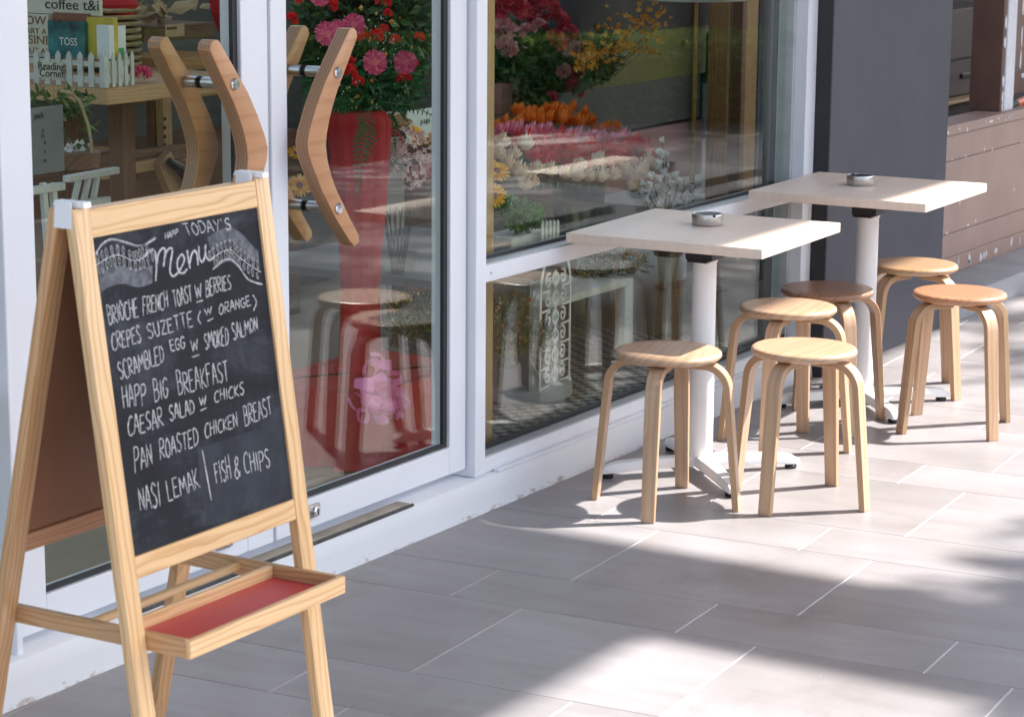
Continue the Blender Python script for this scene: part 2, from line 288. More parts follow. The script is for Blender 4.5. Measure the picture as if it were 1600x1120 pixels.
# ------------------------------------------------------------------ mesh helpers
def wloc(o):
    v = Vector((0, 0, 0))
    while o is not None: v += o.location; o = o.parent
    return v
class MB:
    def __init__(s): s.v = []; s.f = []; s.uv = []; s.mi = []
    def face(s, idx, uv=None, mi=0):
        s.f.append(tuple(idx)); s.uv.append(uv or [(0, 0)]*len(idx)); s.mi.append(mi)
    def hexa(s, P, L=None, mi=0, mside=None, off=None):
        "P: 8 corners, 0-3 bottom loop, 4-7 top loop; 0->1 is the long (grain) way"
        b = len(s.v); s.v += [Vector(p) for p in P]
        lx = (Vector(P[1])-Vector(P[0])).length; ly = (Vector(P[3])-Vector(P[0])).length; lz = (Vector(P[4])-Vector(P[0])).length
        o = off if off is not None else rnd.random()*5
        ms = mi if mside is None else mside
        s.face([b, b+3, b+2, b+1], [(o, 0), (o, ly), (o+lx, ly), (o+lx, 0)], mi)
        s.face([b+4, b+5, b+6, b+7], [(o, 0), (o+lx, 0), (o+lx, ly), (o, ly)], mi)
        s.face([b, b+1, b+5, b+4], [(o, 0), (o+lx, 0), (o+lx, lz), (o, lz)], ms)
        s.face([b+2, b+3, b+7, b+6], [(o+lx, ly), (o, ly), (o, ly+lz), (o+lx, ly+lz)], ms)
        s.face([b+1, b+2, b+6, b+5], [(o, .3), (o, .3+ly), (o+.05*lz, .3+ly), (o+.05*lz, .3)], ms)
        s.face([b+3, b, b+4, b+7], [(o, .3+ly), (o, .3), (o+.05*lz, .3), (o+.05*lz, .3+ly)], ms)
        return s
    def box(s, a, b, long=0, **k):
        x0, y0, z0 = a; x1, y1, z1 = b
        if long == 0: P = [(x0,y0,z0),(x1,y0,z0),(x1,y1,z0),(x0,y1,z0),(x0,y0,z1),(x1,y0,z1),(x1,y1,z1),(x0,y1,z1)]
        elif long == 1: P = [(x0,y0,z0),(x0,y1,z0),(x0,y1,z1),(x0,y0,z1),(x1,y0,z0),(x1,y1,z0),(x1,y1,z1),(x1,y0,z1)]
        else: P = [(x0,y0,z0),(x0,y0,z1),(x1,y0,z1),(x1,y0,z0),(x0,y1,z0),(x0,y1,z1),(x1,y1,z1),(x1,y1,z0)]
        if long == 1: P = [P[0], P[1], P[2], P[3], P[4], P[5], P[6], P[7]]
        return s.hexa(P, **k)
    def beam(s, A, B, w, t, side, **k):
        "square bar from A to B, w wide along 'side', t thick the other way"
        A = Vector(A); B = Vector(B); d = (B-A).normalized(); sd = Vector(side); sd = (sd - d*sd.dot(d)).normalized(); n = d.cross(sd)
        w2 = sd*w/2; t2 = n*t/2
        return s.hexa([A-w2-t2, B-w2-t2, B+w2-t2, A+w2-t2, A-w2+t2, B-w2+t2, B+w2+t2, A+w2+t2], **k)
    def lathe(s, prof, c=(0, 0, 0), seg=32, mi=0, axis=None, wob=None):
        c = Vector(c); b = len(s.v); ax = Vector(axis).normalized() if axis else Vector((0, 0, 1))
        q = Vector((0, 0, 1)).rotation_difference(ax)
        for j, (r, z) in enumerate(prof):
            for i in range(seg):
                a = 2*PI*i/seg; rr = r*(wob(a, z) if wob else 1)
                s.v.append(c + q @ Vector((rr*math.cos(a), rr*math.sin(a), z)))
        for j in range(len(prof)-1):
            for i in range(seg):
                i2 = (i+1) % seg
                def uvp(i_, j_): return (prof[j_][0]*math.cos(2*PI*i_/seg), prof[j_][0]*math.sin(2*PI*i_/seg)+prof[j_][1])
                s.face([b+j*seg+i, b+j*seg+i2, b+(j+1)*seg+i2, b+(j+1)*seg+i], [uvp(i, j), uvp(i2, j), uvp(i2, j+1), uvp(i, j+1)], mi)
        if prof[0][0] > 1e-6: s.face([b+i for i in range(seg)][::-1], [(prof[0][0]*math.cos(2*PI*i/seg), prof[0][0]*math.sin(2*PI*i/seg)) for i in range(seg)][::-1], mi)
        if prof[-1][0] > 1e-6:
            o = b+(len(prof)-1)*seg; s.face([o+i for i in range(seg)], [(prof[-1][0]*math.cos(2*PI*i/seg), prof[-1][0]*math.sin(2*PI*i/seg)) for i in range(seg)], mi)
        return s
    def tube(s, pts, r, seg=8, mi=0):
        pts = [Vector(p) for p in pts]; b = len(s.v); n = len(pts)
        rs = r if isinstance(r, (list, tuple)) else [r]*n; up = None
        for i, p in enumerate(pts):
            d = (pts[min(i+1, n-1)]-pts[max(i-1, 0)]).normalized()
            if up is None: up = d.orthogonal().normalized()
            up = (up - d*up.dot(d)).normalized(); w = d.cross(up)
            for k in range(seg):
                a = 2*PI*k/seg; s.v.append(p+up*(rs[i]*math.cos(a))+w*(rs[i]*math.sin(a)))
        for i in range(n-1):
            for k in range(seg):
                k2 = (k+1) % seg; s.face([b+i*seg+k, b+i*seg+k2, b+(i+1)*seg+k2, b+(i+1)*seg+k], [(i*.02, k/seg*r if not isinstance(r, (list, tuple)) else 0)]*4, mi)
        s.face([b+k for k in range(seg)][::-1], None, mi); s.face([b+(n-1)*seg+k for k in range(seg)], None, mi); return s
    def prism(s, outline, org, X, Y, Nn, t, mi=0, mside=None, gx=None):
        "outline in (x, y) of the frame org/X/Y, pushed t along Nn"
        org, X, Y, Nn = Vector(org), Vector(X), Vector(Y), Vector(Nn); b = len(s.v); n = len(outline)
        for (x, y) in outline: s.v.append(org+X*x+Y*y)
        for (x, y) in outline: s.v.append(org+X*x+Y*y+Nn*t)
        uvf = [(y, x) for (x, y) in outline] if gx is None else [(x, y) for (x, y) in outline]
        s.face([b+i for i in range(n)], uvf, mi); s.face([b+n+i for i in range(n)][::-1], uvf[::-1], mi)
        acc = 0; ms = mi if mside is None else mside
        for i in range(n):
            j = (i+1) % n; L = (Vector(outline[j])-Vector(outline[i])).length
            s.face([b+j, b+i, b+n+i, b+n+j], [(acc+L, 0), (acc, 0), (acc, t), (acc+L, t)], ms); acc += L
        return s
    def card(s, c, d, w, L, W, n=None, fold=.2):
        "a folded leaf: tip along d, width along w"
        b = len(s.v); nn = d.cross(w) if n is None else n
        s.v += [c, c+d*L*.45+w*W+nn*W*fold, c+d*L, c+d*L*.45-w*W+nn*W*fold]
        s.face([b, b+1, b+2]); s.face([b, b+2, b+3]); return s
    def build(s, name, mats, parent=None, smooth=True, bevel=0, seg=1, sharp=32, local=False, **props):
        if not isinstance(mats, (list, tuple)): mats = [mats]
        me = bpy.data.meshes.new(name); off = wloc(parent) if (parent is not None and not local) else Vector((0, 0, 0))
        me.from_pydata([tuple(v-off) for v in s.v], [], s.f)
        uvl = me.uv_layers.new(name='UVMap'); k = 0; flat = []
        for u in s.uv:
            for p in u: flat += [p[0], p[1]]
        uvl.data.foreach_set('uv', flat)
        for m in mats: me.materials.append(MT[m] if isinstance(m, str) else m)
        me.polygons.foreach_set('material_index', s.mi)
        me.update()
        if bevel:
            bm = bmesh.new(); bm.from_mesh(me); bmesh.ops.recalc_face_normals(bm, faces=bm.faces)
            es = [e for e in bm.edges if len(e.link_faces) == 2 and e.calc_face_angle(0) > math.radians(35)]
            bmesh.ops.bevel(bm, geom=es, offset=bevel, segments=seg, profile=.6, affect='EDGES', clamp_overlap=True)
            bm.to_mesh(me); bm.free()
        if smooth:
            me.polygons.foreach_set('use_smooth', [True]*len(me.polygons))
            try: me.set_sharp_from_angle(angle=math.radians(sharp))
            except Exception: pass
        o = bpy.data.objects.new(name, me); COL.objects.link(o)
        if parent is not None: o.parent = parent
        for a, b in props.items(): o[a] = b
        return o
def thing(name, label, cat, loc=(0, 0, 0), group=None):
    o = bpy.data.objects.new(name, None); COL.objects.link(o); o.location = loc; o.empty_display_size = .1
    o['label'] = label; o['category'] = cat
    if group: o['group'] = group
    return o
def tag(o, label, cat, group=None):
    o['label'] = label; o['category'] = cat
    if group: o['group'] = group
    return o
def copy_tree(o, parent=None):
    c = o.copy(); COL.objects.link(c); c.parent = parent
    for ch in list(o.children): copy_tree(ch, c)
    return c
def inst(src, name, loc, rot=(0, 0, 0), scale=1.0, parent=None, mat=None):
    "another object sharing src's mesh"
    o = bpy.data.objects.new(name, src.data); COL.objects.link(o); off = wloc(parent) if parent else Vector((0, 0, 0))
    o.location = Vector(loc)-off; o.rotation_euler = rot; o.scale = (scale,)*3 if not isinstance(scale, tuple) else scale
    if parent: o.parent = parent
    if mat:
        o.material_slots[0].link = 'OBJECT'; o.material_slots[0].material = MT[mat]
    return o
def writing(name, text, org, X, Y, size, mat, parent, align='LEFT', shear=0, spacing=1.0, depth=.0004, squeeze=1.0):
    cu = bpy.data.curves.new(name, 'FONT'); cu.body = text; cu.size = size; cu.align_x = align; cu.shear = shear
    cu.space_character = spacing; cu.extrude = depth; cu.resolution_u = 3
    ob = bpy.data.objects.new(name, cu); COL.objects.link(ob)
    dg = bpy.context.evaluated_depsgraph_get(); me = bpy.data.meshes.new_from_object(ob.evaluated_get(dg))
    COL.objects.unlink(ob); bpy.data.objects.remove(ob)
    X = Vector(X).normalized(); Y = Vector(Y).normalized(); N = X.cross(Y); off = wloc(parent)
    for v in me.vertices: v.co = Vector(org)-off+X*v.co.x*squeeze+Y*v.co.y+N*(v.co.z)
    me.materials.clear(); me.materials.append(MT[mat]); o = bpy.data.objects.new(name, me); COL.objects.link(o); o.parent = parent
    return o
def rv(): return Vector((rnd.gauss(0, 1), rnd.gauss(0, 1), rnd.gauss(0, 1))).normalized()

# ================================================================== THE SETTING
TH = math.radians(3.58); CT, ST = math.cos(TH), math.sin(TH)
def uvp(u, v, z=0): return Vector((u*CT-v*ST, u*ST+v*CT, z))
KERB_Y, GY, DGY = 3.43, 3.515, 3.497        # kerb face, glass plane
b = MB(); b.box((-60, -60, -.4), (90, 3.44, -.009)); ground = b.build('ground', 'asphalt', smooth=False, kind='structure')
b = MB(); b.box((-8, -1.4, -.3), (24, 3.43, -.0016)); floor = b.build('walkway', 'grout', smooth=False, kind='structure')
# the tiled walkway: narrow and wide columns, each tile a piece of its own
def tile_mesh(w, l):
    m = MB(); x, y, c = w/2, l/2, .0012
    m.v = [Vector(p) for p in [(-x,-y,-.0038),(x,-y,-.0038),(x,y,-.0038),(-x,y,-.0038),(-x,-y,-c),(x,-y,-c),(x,y,-c),(-x,y,-c),(-x+c,-y+c,0),(x-c,-y+c,0),(x-c,y-c,0),(-x+c,y-c,0)]]
    for i in range(4):
        j = (i+1) % 4; m.face([i, j, 4+j, 4+i]); m.face([4+i, 4+j, 8+j, 8+i])
    m.face([8, 9, 10, 11]); return m
UW, PER, LEN = .2655, .8145, .61
protoN = protoW = None
more = MB()
for k in range(-6, 14):
    for kind in (0, 1):
        u0 = 5.0195+PER*k+(UW if kind else 0); w = (PER-UW) if kind else UW; ph = 1.960 if kind else 2.166
        for j in range(-6, 3):
            v0 = ph+LEN*j; c = uvp(u0+w/2, v0+LEN/2)
            if c.y-.35 > 3.43 or v0 > 3.4: continue
            near = (u0 > 3.4 and u0 < 12.6 and v0 > .35)
            if near:
                src = protoW if kind else protoN
                if src is None:
                    o = tile_mesh(w-.0011, LEN-.0036).build('paving_tile', 'tile', floor, smooth=False)
                    if kind: protoW = o
                    else: protoN = o
                else:
                    o = src.copy(); COL.objects.link(o)
                o.location = c; o.rotation_euler = (0, 0, TH+(PI if rnd.random() < .5 else 0)+rnd.uniform(-.0006, .0006))
            elif v0 > -1.9:
                t = tile_mesh(w-.0011, LEN-.0036); bb = len(more.v); more.v += [uvp(p.x, p.y)+Vector((c.x, c.y, p.z)) for p in t.v]
                for f in t.f: more.face([i+bb for i in f])
more.build('far_paving', 'tile', floor, smooth=False, kind='stuff')

# kerb under the shopfront
kt = thing('shopfront_kerb', 'long low white painted kerb, chipped at its foot, running under the shop doors and window', 'kerb', (5.5, 3.45, 0))
b = MB()
n = 90; x0, x1 = 1.0, 7.79
for i in range(n+1):
    x = x0+(x1-x0)*i/n; j = noise.noise((x*9, 0, 0))*.0025+noise.noise((x*31, 3, 0))*.0018; jz = noise.noise((x*14, 7, 0))*.0022
    b.v += [Vector((x, 3.428+j-.004, -.004)), Vector((x, 3.43+j*.6, .05)), Vector((x, 3.431, .094+jz)), Vector((x, 3.437, .101+jz*.5)), Vector((x, 3.60, .104)), Vector((x, 3.60, -.004))]
for i in range(n):
    for k in range(6):
        a = i*6+k; c = i*6+(k+1) % 6; b.face([a, c, c+6, a+6])
b.build('kerb_body', 'kerb_paint', kt, sharp=50)
b = MB(); b.box((4.02, 3.4368, .1035), (5.19, 3.476, .1085)); b.build('door_track', 'track_beige', kt, bevel=.001)
b = MB(); b.box((4.02, 3.4272, .0985), (5.20, 3.4363, .1065)); b.build('track_edge', 'track_black', kt, bevel=.002)
b = MB(); b.box((5.63, 3.4275, .1005), (7.70, 3.446, .110)); b.build('sill_strip', 'frame_paint', kt, bevel=.002)

# ---------------------------------------------------------------- doors and window
def leaf(label, x0, x1, gx0, gx1, meet_right):
    t = thing('shop_door', label, 'glass door', ((x0+x1)/2, 3.49, .12), 'pair of white framed glass doors')
    F0, F1 = 3.470, 3.512; zb, zr, zt = .128, .205, 2.35
    for (a, c) in ((x0, gx0), (gx1, x1)):
        b = MB(); b.box((a, F0, zb), (c, F1+.02, zt), long=2); b.build('door_stile', 'frame_paint', t, bevel=.002)
    b = MB(); b.box((gx0+.0005, F0+.0008, zb+.0005), (gx1-.0005, F1+.018, zr)); b.build('bottom_rail', 'frame_paint', t, bevel=.0015)
    b = MB(); b.box((gx0+.0005, F0+.0008, zt-.08), (gx1-.0005, F1+.018, zt)); b.build('top_rail', 'frame_paint', t, bevel=.0015)
    b = MB(); w = .012
    b.box((gx0, 3.481, zr+.001), (gx1, 3.491, zr+w)); b.box((gx0, 3.481, zt-.08-w), (gx1, 3.491, zt-.081))
    b.box((gx1-w*1.5, 3.480, zr+w+.001), (gx1-.001, 3.491, zt-.082-w)); b.box((gx0+.001, 3.480, zr+w+.001), (gx0+w*.4, 3.491, zt-.082-w)); b.build('gasket', 'gasket', t, smooth=False)
    b = MB(); b.box((gx0+.004, DGY-.0035, zr-.01), (gx1-.004, DGY+.0035, zt-.07)); b.build('glass_pane', 'glass', t, smooth=False)
    return t
dL = leaf('left glass door in a white frame, behind the chalkboard easel', 3.716, 4.632, 3.806, 4.528, True)
dR = leaf('right glass door in a white frame, red flower stand behind its glass', 4.644, 5.523, 4.708, 5.442, False)
for t, cx, cz in ((dL, 4.43, .178), (dR, 4.79, .172)):
    lk = MB(); lk.box((cx-.030, 3.462, cz-.017), (cx+.030, 3.4705, cz+.017)); o = lk.build('door_lock', 'steel', t, bevel=.003, seg=2)
    k2 = MB(); k2.lathe([(.013, 0), (.013, .008), (.010, .010), (0, .010)], (cx+.006, 3.462, cz), 20, axis=(0, -1, 0)); k2.build('keyhole_cylinder', 'steel_bright', o)
    k3 = MB(); k3.box((cx+.005, 3.4505, cz-.007), (cx+.007, 3.4525, cz+.007)); k3.build('key_slot', 'black_plastic', o, smooth=False)
# boomerang handles: the outer one and its twin inside the glass
HO = [(4.874, 1.381), (4.89, 1.382), (4.902, 1.374), (4.906, 1.359), (4.875, 1.313), (4.846, 1.271), (4.821, 1.235), (4.801, 1.199), (4.785, 1.165), (4.774, 1.131), (4.770, 1.103), (4.776, 1.069), (4.788, 1.036), (4.803, 1.007), (4.821, .980), (4.845, .949), (4.871, .912), (4.909, .866), (4.910, .849), (4.889, .840), (4.868, .857), (4.811, .918), (4.754, .992), (4.713, 1.060), (4.697, 1.093), (4.694, 1.119), (4.702, 1.144), (4.731, 1.199), (4.766, 1.253), (4.813, 1.310)]
def pull(door, mirror, inner):
    CXM = 4.6145
    pts = [((2*CXM-x) if mirror else x, z) for x, z in HO]
    y0 = 3.545 if inner else 3.400; th = .038
    b = MB(); b.prism([(x, z) for x, z in (pts[::-1] if mirror else pts)], (0, y0, 0), (1, 0, 0), (0, 0, 1), (0, 1, 0), th, mi=0, mside=1, gx=1)
    o = b.build('door_handle', ['handle_face', 'handle_edge'], door, bevel=.003, seg=2, sharp=40)
    if inner: o['label'] = 'inside handle seen through the glass'
    for z in (1.277, .944):
        x = 4.819; x = 2*CXM-x if mirror else x
        s = MB()
        if inner: s.lathe([(.0135, 0), (.0135, y0-DGY-.0045)], (x, DGY+.004, z), 24, axis=(0, 1, 0))
        else: s.lathe([(.0135, 0), (.0135, DGY-.0045-y0-th)], (x, y0+th, z), 24, axis=(0, 1, 0))
        s.build('standoff', 'steel', o)
        g = MB(); g.lathe([(.0145, 0), (.0145, .004)], (x, (DGY+.004 if inner else DGY-.0078), z), 24, axis=(0, 1, 0)); g.build('washer', 'black_plastic', o)
        if not inner:
            c = MB(); c.lathe([(.0145, 0), (.0145, .004), (.012, .007), (0, .0075)], (x, y0+.001, z), 24, axis=(0, -1, 0)); c.build('bolt_cap', 'steel_bright', o)
for d_, m_ in ((dR, False), (dL, True)):
    for i_ in (False, True): pull(d_, m_, i_)

ml = thing('door_jamb', 'wide white door jamb at the left edge of the photo', 'door jamb', (3.67, 3.47, 0))
b = MB(); b.box((3.690, 3.452, .098), (3.709, 3.56, 2.5), long=2); b.build('jamb_post', 'frame_paint', ml, bevel=.002)
sl = thing('side_window', 'white side window with a cross bar left of the doors', 'window', (3.3, 3.5, 0))
b = MB(); b.box((2.4, 3.50, .66), (3.6895, 3.535, .71)); b.build('cross_bar', 'frame_paint', sl, bevel=.002)
b = MB(); b.box((2.4, 3.50, .1045), (3.6895, 3.535, .16)); b.build('bottom_rail', 'frame_paint', sl, bevel=.002)
b = MB(); b.box((2.4, 3.514, .16), (3.6895, 3.520, 2.5)); b.build('glass_pane', 'glass', sl, smooth=False)
hd = thing('door_header', 'white header beam over the doors and window', 'header beam', (5.7, 3.5, 2.4))
b = MB(); b.box((2.4, 3.45, 2.51), (7.79, 3.56, 2.75)); b.build('beam', 'frame_paint', hd, bevel=.003)
mu = thing('mullion', 'white vertical post between the right door and the display window', 'window post', (5.57, 3.45, .1))
b = MB(); b.box((5.531, 3.443, .1042), (5.585, 3.56, 2.5), long=2); b.build('mullion_post', 'frame_paint', mu, bevel=.002)

wn_ = thing('display_window', 'large two-part display window with white transom, flowers and stools mirrored in it', 'shop window', (6.65, 3.48, .1))
wx0, wx1 = 5.5875, 7.782
b = MB(); b.box((wx0, 3.447, .1045), (wx1-.08, 3.545, .148)); b.build('bottom_rail', 'frame_paint', wn_, bevel=.002)
b = MB(); b.box((wx0, 3.4475, .646), (wx1-.08, 3.545, .694)); tso = b.build('transom', 'frame_paint', wn_, bevel=.002)
for x_s in (wx0+.03, wx0+.75, wx0+1.45, wx1-.13):
    b = MB(); b.lathe([(.0042, 0), (.0042, .0008), (.002, .0013), (0, .0013)], (x_s, 3.4476, .670), 12, axis=(0, -1, 0)); b.build('screw_head', 'steel', tso)
b = MB(); b.box((wx1-.0795, 3.4475, .1045), (wx1, 3.56, 2.5), long=2); b.build('side_frame', 'frame_paint', wn_, bevel=.002)
b = MB(); b.box((wx1-.10, 3.492, .1485), (wx1-.0805, 3.548, 2.5), long=2); b.build('side_bead', 'grey_edge', wn_, bevel=.001)
b = MB()
b.box((wx0, 3.494, .1485), (wx1-.101, 3.5105, .163)); b.box((wx0, 3.494, .6945), (wx1-.101, 3.5105, .708)); b.build('glazing_bead', 'gasket', wn_, smooth=False)
b = MB(); b.box((wx0, 3.452, .1485), (wx1-.101, 3.4935, .1515)); b.box((wx0, 3.452, .6945), (wx1-.101, 3.4935, .6975)); b.build('sill_lip', 'grey_edge', wn_, smooth=False)
b = MB(); b.box((wx0, GY+.003, .155), (wx1-.09, GY+.010, .66)); b.build('glass_pane', 'glass', wn_, smooth=False)
b = MB(); b.box((wx0, GY+.003, .68), (wx1-.09, GY+.010, 2.5)); b.build('glass_pane', 'glass', wn_, smooth=False)

cl = thing('shop_column', 'wide slate grey painted column at the right end of the shopfront', 'column', (8.35, 3.6, 0))
b = MB(); b.box((7.785, 3.389, -.003), (8.925, 3.60, 3.4), long=2); b.build('column_shaft', 'purple_paint', cl, bevel=.004)
b = MB(); b.box((7.7825, 3.3905, -.003), (7.7848, 3.59, 3.4), long=2); b.build('dark_side_plate', 'column_dark', cl, smooth=False)  # thin near-black plate over the column's left side face

pl = thing('concrete_plinth', 'grey concrete plinth at the foot of the brown timber wall', 'plinth', (11, 3.5, 0))
b = MB(); b.box((8.927, 3.385, -.003), (16, 3.70, .098)); b.build('plinth_body', 'concrete', pl, bevel=.012, seg=2)
bw = thing('timber_wall', 'low brown painted timber counter wall spotted with white filler beyond the grey column', 'wall', (11, 3.7, .1))
Wy = 3.625
for nm, z0, z1, dy in (('base_board', .0985, .17, -.006), ('wall_board', .1705, .272, 0), ('wall_board', .2745, .583, 0), ('wall_board', .5855, .693, 0), ('cap_rail', .6955, .737, -.012)):
    b = MB(); b.box((8.93, Wy+dy, z0), (16, Wy+.14, z1)); b.build(nm, 'wall_brown', bw, bevel=.002)
fp = MB()
def patch(m, x, y, z, w, h, up=False):
    pts = []; n = 7; b0 = len(m.v)
    for i in range(n):
        a = 2*PI*i/n; k = .6+.55*rnd.random()
        pts.append(Vector((x+w*k*math.cos(a), y, z+h*k*math.sin(a))))
    m.v += pts; m.face(list(range(b0, b0+n))[::-1])
def pr(i, n_): return i/n_
for i in range(30): patch(fp, 9.0+4.6*rnd.random(), Wy-.0135, .714+rnd.uniform(-.009, .009), rnd.choice((.008, .012, .03)), rnd.uniform(.004, .013))
for i in range(15): patch(fp, 9.1+4*rnd.random(), Wy-.0015, .584+rnd.uniform(0, .012), rnd.uniform(.005, .016), rnd.uniform(.003, .008))
for i in range(14): patch(fp, 9.5+3.5*rnd.random(), Wy-.0015, .276+rnd.uniform(0, .02), rnd.uniform(.005, .02), rnd.uniform(.003, .010))
for i in range(16): patch(fp, 9.65+1.9*rnd.random(), Wy-.0075, .135+rnd.uniform(-.014, .012), rnd.uniform(.006, .022), rnd.uniform(.010, .028))
for i in range(10): patch(fp, 9.2+rnd.random()*3, Wy-.0015, .3+rnd.random()*.3, .007, .012)
fp.build('filler_patches', 'filler', bw, smooth=False, kind='stuff')
# frame over the counter wall
P0 = at(1521, 178, 3.76); 
pf = thing('timber_post', 'brown timber post with a white painted strip standing on the brown wall', 'post', (P0.x, 3.74, .737))
xa = at(1525, 150, 3.70).x; xb = at(1548, 150, 3.70).x; xc = at(1559, 150, 3.68).x; xd = at(1573, 150, 3.68).x; xe = at(1590, 150, 3.70).x
b = MB(); b.box((xb, 3.655, .7375), (xc, 3.80, 2.6), long=2); b.build('post_face', 'post_brown', pf, bevel=.003)
b = MB(); b.box((xc+.001, 3.648, .7375), (xd, 3.79, 2.6), long=2); b.build('white_strip', 'filler', pf, bevel=.003)
b = MB(); b.box((xd+.001, 3.66, .92), (xe, 3.78, 2.6), long=2); b.build('back_batten', 'post_brown', pf, bevel=.003)
fp = MB()
for z in (.76, .80, .87, 1.04, 1.13, 1.30): patch(fp, (xb+xc)/2+.01, 3.6535, z, .02, .03)
for z in (.95, 1.05, 1.2): patch(fp, (xd+xe)/2, 3.6585, z, .012, .06)
fp.build('filler_patches', 'filler', pf, smooth=False, kind='stuff')
cr = thing('timber_rail', 'short brown timber panel with white filler behind the post at the right edge', 'panel', (11, 3.9, .74))
z0 = at(1590, 170, 3.9).z; z1 = at(1590, 108, 3.9).z; x0 = at(1568, 140, 3.9).x
b = MB(); b.box((x0, 3.9, .7375), (x0+1.6, 3.97, z1)); b.build('panel_board', 'post_brown', cr, bevel=.003)
fp = MB()
for (u_, v_) in ((1580, 119), (1573, 145), (1598, 118)):
    p = at(u_, v_, 3.9); patch(fp, p.x, 3.8985, p.z, .03, .018)
fp.build('filler_patches', 'filler', cr, smooth=False, kind='stuff')
dc = thing('drawer_cabinet', 'dark brown drawer cabinet in the gap between the column and the timber post', 'cabinet', (10.3, 4.6, 0))
p0 = at(1486, 150, 4.7); p1 = at(1535, 10, 4.7)
b = MB(); b.box((p0.x-.6, 4.7, .0), (p1.x+.5, 5.2, p1.z)); b.build('cabinet_body', 'cab_dark', dc, bevel=.004)
pz = [at(1510, 148, 4.68).z, at(1510, 92, 4.68).z, at(1510, 12, 4.68).z]
for i in range(2):
    b = MB(); b.box((p0.x-.5, 4.68, pz[i]+.006), (p1.x+.4, 4.699, pz[i+1]-.006)); o = b.build('drawer', 'cab_dark', dc, bevel=.003)
    if i == 0:
        q0 = at(1503, 119, 4.67); q1 = at(1526, 119, 4.67)
        b = MB(); b.box((q0.x, 4.665, q0.z-.012), (q1.x, 4.679, q0.z+.012)); b.build('handle_slot', 'black_plastic', o, bevel=.003)
b = MB(); b.box((p0.x-.6, 4.60, pz[0]-.02), (p1.x+.5, 4.69, pz[0]-.004)); b.build('cabinet_shelf', 'beam_wood', dc, bevel=.003)
tl = thing('hand_tool', 'orange and black tool handle lying on the brown wall at the right edge', 'tool', tuple(at(1585, 164, 3.72)))
a0 = at(1568, 168, 3.69); a1 = at(1588, 162, 3.69); a2 = at(1612, 152, 3.69)
b = MB(); b.tube([a0, a0.lerp(a1, .5), a1], [.014, .017, .016], 12); b.build('tool_shaft', 'charcoal', tl)
b = MB(); b.tube([a1, a1.lerp(a2, .3), a2], [.016, .018, .017], 12); b.build('tool_grip', 'orange_plastic', tl)

# shop interior shell
b = MB(); b.box((1, 3.602, -.3), (20, 9.5, .092)); b.build('shop_floor', 'inner_floor', smooth=False, kind='structure')
b = MB(); b.box((5.66, 3.604, .0922), (7.75, 4.75, .0962)); b.build('patterned_floor', 'patterned', smooth=False, kind='structure')
b = MB(); b.box((-2, 8.6, .092), (20, 8.7, 2.9)); b.build('shop_back_wall', 'inner_wall', smooth=False, kind='structure')
b = MB(); b.box((11.2, 5.4, .0), (20, 5.5, 2.8)); b.build('store_back_wall', 'black_wall', smooth=False, kind='structure')

# canopy far overhead: it throws the straight shadow edges on the tables and the floor
CH = 6.0
cn = thing('concrete_canopy', 'high concrete canopy slab over the shopfront walkway', 'canopy', (6, 1, CH))
xs = 5.50+.65*CH; yl = 2.52-.61*CH; yr = 3.36-.61*CH
b = MB(); b.box((-12, yl, CH), (xs, 4.4, CH+.25)); b.build('canopy_slab', 'concrete', cn, smooth=False)  # unseen reach over the shop, its depth tuned for the light indoors
b = MB(); b.box((xs+.002, yr, CH), (22, 6.6, CH+.25)); b.build('canopy_slab', 'concrete', cn, smooth=False)  # unseen rear edge set deeper to keep sun off the drawer cabinet
b = MB(); b.box((4.79+.65*(CH+.35), yl-5.5, CH), (xs-.003, yl-.003, CH+.35)); b.build('canopy_beam', 'concrete', cn, smooth=False)

# ================================================================== TABLES
def make_table(loc, rot, label, pole_dx=0):
    t = thing('cafe_table', label, 'table', (0, 0, 0), 'square cafe tables outside the window')
    s = .305; b = MB(); b.box((-s, -s, .712), (s, s, .740)); b.build('tabletop', 'laminate', t, bevel=.0015, seg=2)
    b = MB(); b.box((-.046, -.043, .648), (.046, .043, .7118)); b.box((-.052, -.03, .642), (.040, .036, .650)); b.tube([(.046, -.02, .668), (.075, -.045, .662), (.082, -.05, .655)], .006, 8); b.build('tilt_bracket', 'black_plastic', t, bevel=.003)
    for a in (0, 1):
        b = MB()
        if a: b.box((-.17, .06, .705), (.17, .10, .7115))
        else: b.box((-.17, -.10, .705), (.17, -.06, .7115))
        b.build('mounting_plate', 'black_plastic', t, bevel=.002)
    b = MB(); b.lathe([(.040, .052), (.0365, .056), (.0355, .638), (.0385, .640), (.0385, .6478)], seg=40); b.build('pole', 'white_metal', t)
    for k in range(4):
        a = math.radians(42+90*k); d = Vector((math.cos(a), math.sin(a), 0)); w = Vector((-d.y, d.x, 0)); m = MB()
        prof = [(.02, .056, .022, .026), (.10, .055, .026, .024), (.20, .051, .029, .021), (.262, .046, .031, .019), (.292, .040, .031, .017), (.310, .029, .029, .016), (.316, .018, .026, .014)]
        for r, zt, zb, hw in prof:
            z_b = max(.014, zt-.030) if r < .30 else .014
            for (sx, z) in ((-hw, z_b), (hw, z_b), (hw*.82, zt), (-hw*.82, zt)): m.v.append(d*r+w*sx+Vector((0, 0, z)))
        n_ = len(prof)
        for i in range(n_-1):
            for q in range(4): m.face([i*4+q, i*4+(q+1) % 4, (i+1)*4+(q+1) % 4, (i+1)*4+q])
        m.face([0, 3, 2, 1]); m.face([(n_-1)*4+q for q in range(4)])
        ft = m.build('base_arm', 'white_metal', t, bevel=.003, seg=2, sharp=40)
        g = MB(); g.lathe([(.016, 0), (.018, .004), (.018, .010), (.012, .015)], tuple(d*.288), 18); g.build('foot_pad', 'black_plastic', ft)
    t.location = loc; t.rotation_euler = (0, 0, rot)
    return t
